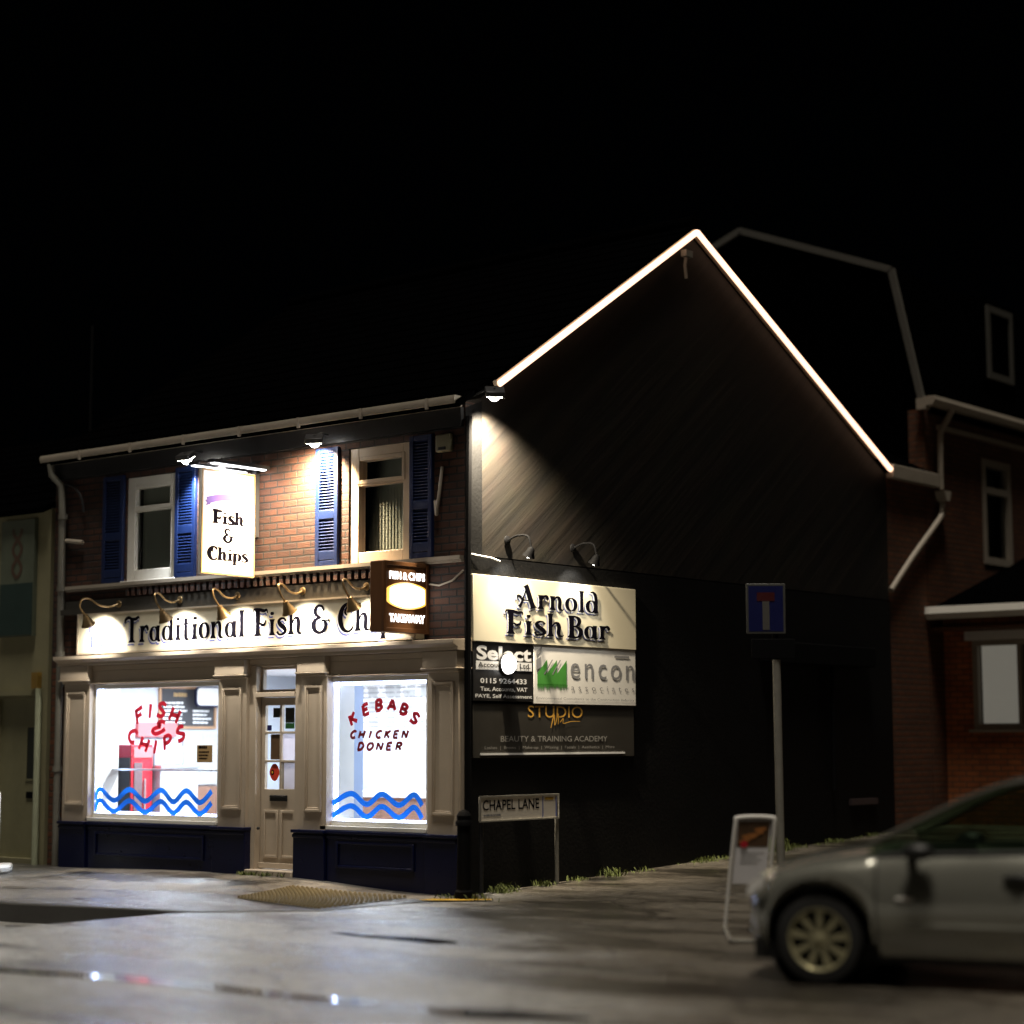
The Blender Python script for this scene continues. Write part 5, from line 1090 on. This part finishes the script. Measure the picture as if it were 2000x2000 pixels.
mb.tube(catmull([(0.08, 10.51, 5.0), (0.08, 10.50, 4.85), (0.08, 10.42, 4.72), (0.07, 9.6, 4.12), (0.06, 8.95, 3.60)], 5), 0.042, 10); mb.build('downpipe', M['gutter'], t)
wn = MB().frame(LANE, O0, 11.98, 4.18, 12.95, 5.78, 0.11, -0.10, 0.02).slab(LANE, O0, 12.09, 5.26, 12.84, 5.36, -0.10, 0.018).build('window', M['gutter'], t)
MB().rect(LANE, O0, 12.05, 4.25, 12.9, 5.7, -0.05).build('pane', M['glass'], wn); MB().slab(LANE, O0, 11.9, 4.1, 13.0, 5.85, -0.3, -0.26).build('blind', M['curtain_dark'], wn)
mb = MB(); mb.box((-0.012, 12.22, 6.98), (-0.9, 13.28, 8.30)); mb.build('dormer', M['slate'], roof2, smooth=False)
MB().frame(LANE, O0, 12.30, 7.06, 13.18, 8.20, 0.10, -0.01, 0.03).build('roof_window', mat('grey_dormer_frame', (0.055, 0.053, 0.046), 0.6), roof2)
MB().rect(LANE, O0, 12.40, 7.16, 13.08, 8.10, 0.0).build('roof_pane', M['slate'], roof2)
# single storey extension
t = thing('brick_extension', 'low orange brick extension with white gutter and pale window behind the car', 'building', (2, 10.6, 0))
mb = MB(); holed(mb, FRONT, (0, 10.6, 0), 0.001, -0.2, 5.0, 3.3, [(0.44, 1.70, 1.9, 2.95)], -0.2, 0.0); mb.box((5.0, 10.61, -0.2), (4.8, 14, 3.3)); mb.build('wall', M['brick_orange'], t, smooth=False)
mb = MB(); mb.prism([(0.003, 10.18, 3.40), (0.003, 14.0, 4.55), (0.003, 14.0, 4.44), (0.003, 10.18, 3.30)], (5.2, 0, 0)); mb.prism([(-0.03, 10.16, 3.42), (-0.03, 14.0, 4.58), (-0.03, 14.0, 4.44), (-0.03, 10.16, 3.30)], (0.03, 0, 0)) if False else None
mb.build('roof', M['slate'], t, smooth=False)
MB().prism([(0.0, y, z) for y, z in ((10.17, 3.43), (10.05, 3.43), (10.03, 3.33), (10.08, 3.25), (10.17, 3.25))], (5.2, 0, 0)).build('gutter', M['white_upvc'], t)
MB().box((0.002, 10.20, 3.10), (5.0, 10.598, 3.14)).build('soffit', M['wood_brown'], t)
MB().box((0.36, 10.52, 2.955), (1.95, 10.60, 3.085)).build('lintel', M['sign_white'], t)
wn = MB().frame(FRONT, (0, 10.6, 0), 0.44, 1.70, 1.9, 2.95, 0.07, -0.1, 0.01).slab(FRONT, (0, 10.6, 0), 1.12, 1.77, 1.18, 2.88, -0.1, 0.008).slab(FRONT, (0, 10.6, 0), 0.38, 1.655, 1.95, 1.698, -0.1, 0.06).build('window', M['gutter'], t)
MB().rect(FRONT, (0, 10.6, 0), 0.5, 1.76, 1.84, 2.9, -0.04).build('pane', M['glass'], wn)
MB().slab(FRONT, (0, 10.6, 0), 0.53, 1.78, 1.10, 2.88, -0.13, -0.11).build('blind', M['glow_blind'], wn)
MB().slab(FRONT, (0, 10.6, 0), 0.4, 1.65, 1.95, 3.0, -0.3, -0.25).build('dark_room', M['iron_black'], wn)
# dark cabinet against the gable
t = thing('wall_cabinet', 'dark cable cabinet and pipe run fixed low on the black wall', 'cabinet', (0.05, 6.9, 2.4))
MB().box((0.014, 5.6, 2.52), (0.16, 8.3, 2.78)).build('case', M['iron_black'], t, bevel=0.01)
MB().tube([(0.06, 7.3, 2.52), (0.06, 7.3, 0.9)], 0.03, 8).build('conduit', M['iron_black'], t)
o = MB().box((0.013, 7.75, 0.70), (0.06, 8.45, 0.78)).build('wall_plaque', mat('dusty_pink_plaque', (0.05, 0.036, 0.038), 0.5)); tag(o, 'small pale plaque low on the black wall behind the car', 'plaque')

# ------------------------------------------------------------------ the parked car
CARZ = math.radians(180 + 40.0 - 24.0)     # heading of the nose
fwd = Vector((-0.774, -0.632, 0)).normalized(); fwd.rotate(Matrix.Rotation(math.radians(-24), 3, 'Z'))
ang = math.atan2(fwd.y, fwd.x)
HALF = 0.80
left = Vector((-fwd.y, fwd.x, 0))
WH = Vector((6.56, -4.15, 0)) * S           # contact of the near front wheel, metres
car_org = (WH - left * (HALF - 0.05)) / S
car = thing('parked_car', 'silver five door hatchback parked in the lane, nose towards the pavement sign', 'car', car_org, rz=ang)
WB = 2.55; R = 0.315; AR = 0.375
def lerp_tab(tab, x):
    if x >= tab[0][0]: return tab[0][1]
    for (x0, a), (x1, b) in zip(tab, tab[1:]):
        if x <= x0 and x >= x1: return a + (b - a) * (x0 - x) / (x0 - x1)
    return tab[-1][1]
TW = [(0.619, 0.30), (0.605, 0.46), (0.562, 0.60), (0.490, 0.71), (0.374, 0.79), (0.216, 0.835), (0.000, 0.855), (-0.6, 0.865), (-2.2, 0.865), (-2.8, 0.83), (-3.2, 0.74), (-3.28, 0.6)]
TZC = [(0.619, 0.60), (0.590, 0.70), (0.518, 0.775), (0.360, 0.85), (0.144, 0.905), (-0.1, 0.945), (-0.42, 0.985), (-0.6, 0.72), (-2.9, 0.72), (-3.28, 0.95)]
TZB = [(0.619, 0.56), (0.590, 0.62), (0.518, 0.69), (0.360, 0.76), (0.144, 0.82), (-0.1, 0.865), (-0.42, 0.90), (-1.5, 0.935), (-2.4, 0.965), (-3.28, 0.93)]
TZ0 = [(0.619, 0.24), (0.360, 0.20), (-0.4, 0.21), (-2.2, 0.21), (-3.28, 0.3)]
stations = sorted(set([0.619, 0.608, 0.59, 0.562, 0.518, 0.461, 0.42, 0.395] + [AR * math.cos(PI * k / 16) for k in range(17)] + [-0.44, -0.48, -0.6, -0.8, -1.0, -1.2, -1.45, -1.56, -1.7, -1.9, -2.05] + [-WB + AR * math.cos(PI * k / 16) for k in range(17)] + [-3.0, -3.1, -3.2, -3.28]), reverse=True)
def half_section(x):
    W = lerp_tab(TW, x); zc = lerp_tab(TZC, x); zb = lerp_tab(TZB, x); z0 = lerp_tab(TZ0, x)
    flare = 0.0
    for cx in (0.0, -WB):
        d = abs(x - cx)
        if d <= AR + 1e-6: z0 = max(z0, R + math.sqrt(max(0, AR * AR - d * d)))
        if d < AR + 0.1: flare = max(flare, 0.018 * (1 - max(0, d - AR) / 0.1))
    z0 = min(z0, zb - 0.06)
    hh = zb - z0
    return [(W - 0.085 + flare, z0), (W - 0.045 + flare, z0 + 0.03), (W - 0.012 + flare * 0.8, z0 + 0.30 * hh), (W + 0.004, z0 + 0.55 * hh), (W - 0.035, z0 + 0.82 * hh), (W - 0.085, zb - 0.012), (W - 0.115, zb + 0.006),
            (W * 0.78, zb + 0.45 * (zc - zb)), (W * 0.45, zb + 0.85 * (zc - zb)), (0.0, zc)]
mb = MB(); V = []; F = []
for x in stations:
    h = half_section(x); full = [(y, z) for y, z in h] + [(-y, z) for y, z in h[-2::-1]]
    V += [(x, y, z) for y, z in full]
n = 19
for i in range(len(stations) - 1):
    for k in range(n - 1): F.append((i * n + k, i * n + k + 1, (i + 1) * n + k + 1, (i + 1) * n + k))
F.append(tuple(range(n))); F.append(tuple((len(stations) - 1) * n + k for k in range(n))[::-1])
mb.add(V, F); body = mb.build('body', M['car_paint'], car, local=True, angle=50)
mb = MB(); mb.box((0.5, -0.72, 0.16), (-3.1, 0.72, 0.30)); mb.build('underbody', M['car_black'], car, local=True)
for cx in (0.0, -WB):
    for s_ in (1, -1):
        MB()._lathe(Vector((cx, s_ * 0.55, R)), Vector((0, s_, 0)), [(-0.1, 0.02), (-0.1, AR + 0.005), (0.24, AR + 0.005)], 40).build('wheel_arch', M['car_black'], car, local=True)
for y in (0.36, -0.36):
    mb = MB(); mb.box((-1.25, y - 0.24, 0.40), (-1.75, y + 0.24, 0.62)); mb.prism([(-1.62, y - 0.23, 0.62), (-1.76, y - 0.22, 0.62), (-1.92, y - 0.20, 1.16), (-1.80, y - 0.20, 1.18)], (0, 0.43, 0)); mb.prism([(-1.83, y - 0.11, 1.19), (-1.90, y - 0.11, 1.19), (-1.94, y - 0.10, 1.34), (-1.87, y - 0.10, 1.34)], (0, 0.21, 0)); mb.build('seat', M['car_black'], car, local=True, bevel=0.03)
MB().box((-0.45, -0.70, 0.70), (-0.85, 0.70, 0.93)).build('dashboard', M['car_black'], car, local=True, bevel=0.05)
# greenhouse: roof line and glass
TR_ = [(-0.36, 0.975, 0.78), (-0.68, 1.13, 0.70), (-0.98, 1.28, 0.63), (-1.25, 1.385, 0.59), (-1.55, 1.435, 0.575), (-2.1, 1.455, 0.57), (-2.5, 1.43, 0.56), (-2.85, 1.36, 0.55), (-3.15, 1.10, 0.60)]
def belt(x): return Vector((x, lerp_tab(TW, x) - 0.105, lerp_tab(TZB, x) + 0.004))
mb = MB(); V = []
for x, z, y in TR_: V += [(x, y, z), (x, y * 0.6, z + 0.035), (x, 0, z + 0.05), (x, -y * 0.6, z + 0.035), (x, -y, z)]
i0 = 3
mb.add(V[i0 * 5:], [(i * 5 + k, i * 5 + k + 1, (i + 1) * 5 + k + 1, (i + 1) * 5 + k) for i in range(len(TR_) - i0 - 2) for k in range(4)]); 
mb.build('roof', mat('dark_roof_paint', (0.05, 0.05, 0.045), 0.25, metal=0.4, var=0.05), car, local=True)
mb = MB(); mb.add(V[:4 * 5], [(i * 5 + k, i * 5 + k + 1, (i + 1) * 5 + k + 1, (i + 1) * 5 + k) for i in range(3) for k in range(4)]); mb.build('windscreen', M['car_glass'], car, local=True)
for s_ in (1, -1):
    mb = MB(); P_ = []
    for x, z, y in TR_:
        b = belt(x); P_ += [(x, s_ * (y - 0.004), z - 0.004), (x, s_ * b.y, b.z)]
    mb.add(P_, [(2 * i, 2 * i + 1, 2 * i + 3, 2 * i + 2) for i in range(len(TR_) - 1)]); mb.build('side_window', M['car_glass'], car, local=True)
    mb = MB(); mb.tube([(x, s_ * (y + 0.006), z + 0.004) for x, z, y in TR_[:5]], 0.017, 8); mb.build('pillar', mat('grey_pillar', (0.12, 0.115, 0.10), 0.35, metal=0.4), car, local=True)
    mb = MB(); b0, b1 = belt(-1.56), belt(-1.70); 
    mb.prism([(-1.52, s_ * (b0.y + 0.008), b0.z), (-1.66, s_ * (b1.y + 0.008), b1.z), (-1.74, s_ * 0.585, 1.445), (-1.66, s_ * 0.588, 1.44)], (0, s_ * 0.01, 0)); mb.build('door_pillar', mat('pale_pillar', (0.42, 0.40, 0.30), 0.4), car, local=True)
    mb = MB(); mb.tube([(x, s_ * (belt(x).y + 0.012), belt(x).z + 0.004) for x in (-0.42, -0.8, -1.2, -1.6, -2.0, -2.5, -3.0)], 0.016, 6); mb.build('window_seal', M['car_black'], car, local=True)
    mr_ = MB(); mr_.sphere((-0.74, s_ * 0.935, 0.945), 0.10, 14, (1.15, 0.85, 0.62)); mr_.tube([(-0.66, s_ * 0.78, 0.91), (-0.70, s_ * 0.88, 0.925)], 0.035, 8); mr_.build('wing_mirror', M['car_black'], car, local=True)
    mb = MB(); pts_ = []
    for x in (-0.42, -1.57):
        mb.tube([(x, s_ * (h[0] + 0.0015), h[1]) for h in half_section(x)[1:6]], 0.006, 6)
    mb.build('door_seam', M['car_black'], car, local=True)
    mb = MB(); mb.tube([(x, s_ * (lerp_tab(TW, x) - 0.006), 0.435) for x in (-0.62, -0.8, -1.0, -1.2, -1.4, -1.54)], 0.018, 8); mb.tube([(x, s_ * (lerp_tab(TW, x) - 0.006), 0.435) for x in (-1.6, -1.8, -2.05)], 0.018, 8); mb.build('side_trim', M['car_paint'], car, local=True)
    mb = MB()
    for x in (-1.40, -2.3): mb.sphere((x, s_ * 0.845, 0.775), 0.05, 12, (1.7, 0.5, 0.5)); mb.tube([(x + 0.10, s_ * 0.85, 0.775), (x, s_ * 0.885, 0.78), (x - 0.10, s_ * 0.85, 0.775)], 0.014, 8)
    mb.build('door_handle', M['dark_metal'], car, local=True)
    mb = MB(); mb.sphere((-0.62, s_ * 0.872, 0.615), 0.03, 10, (2.2, 0.25, 0.5)); mb.build('side_repeater', M['lens'], car, local=True)
    mb = MB(); 
    hl = [(0.36, 0.80, 0.755), (0.477, 0.72, 0.715), (0.576, 0.56, 0.65), (0.576, 0.575, 0.58), (0.504, 0.71, 0.60), (0.396, 0.79, 0.66)]
    mb.prism([(a, s_ * (b + 0.004), c) for a, b, c in hl], (0.014, s_ * 0.012, 0.004)); mb.build('headlight', M['lens'], car, local=True, bevel=0)
    wh = None
    for cx in (0.0, -WB):
        wc = Vector((cx, s_ * (HALF - 0.06), R)); ax = Vector((0, s_, 0))
        ty = MB(); ty._lathe(wc, ax, [(-0.12, 0.20), (-0.11, 0.29), (-0.07, R), (0.05, R), (0.085, 0.29), (0.09, 0.225), (0.06, 0.212)], 40); wo = ty.build('wheel', M['tyre'], car, local=True)
        rim = MB(); rim._lathe(wc, ax, [(0.06, 0.222), (0.086, 0.226), (0.09, 0.214), (0.07, 0.200), (0.02, 0.196)], 36)
        rim.lathe(wc + ax * 0.03, ax, [(0, 0.055), (0.04, 0.052), (0.05, 0.03)], 16)
        for q in range(9):
            a = 2 * PI * q / 9 + 0.2; c, s2 = math.cos(a), math.sin(a)
            def pt(r_, t_, d): return wc + ax * d + Vector((c * r_ - s2 * t_, 0, s2 * r_ + c * t_))
            rim.prism([pt(0.045, -0.012, 0.05), pt(0.205, -0.028, 0.055), pt(0.205, 0.028, 0.055), pt(0.045, 0.012, 0.05)], ax * 0.022)
        rim.build('rim', M['rim'], wo, local=True)
        MB()._lathe(wc, ax, [(0.0, 0.001), (0.0, 0.21)], 24).build('brake_disc', M['car_black'], wo, local=True)
mb = MB()
for s_ in (1, -1): mb.tube([(x, s_ * (half_section(x)[6][0] - 0.004), half_section(x)[6][1] + 0.004) for x in (0.50, 0.42, 0.36, 0.25, 0.12, 0.0, -0.12, -0.25, -0.36)], 0.004, 6)
mb.build('bonnet_seam', M['car_black'], car, local=True)
mb = MB()
for s_ in (1, -1): mb.tube([(x, s_ * (half_section(x)[k][0] + 0.002), half_section(x)[k][1]) for x, k in ((0.36, 1), (0.375, 2), (0.39, 3), (0.41, 4))], 0.004, 6)
mb.build('bumper_seam', M['car_black'], car, local=True)
mb = MB(); mb.tube([(0.59, -0.40, 0.33), (0.62, 0, 0.33), (0.59, 0.40, 0.33)], 0.05, 8); mb.build('grille', M['car_black'], car, local=True)
mb = MB(); mb.prism([(0.62, -0.26, 0.44), (0.62, 0.26, 0.44), (0.62, 0.26, 0.55), (0.62, -0.26, 0.55)], (0.012, 0, 0)); mb.build('number_plate', M['ink_white'], car, local=True)
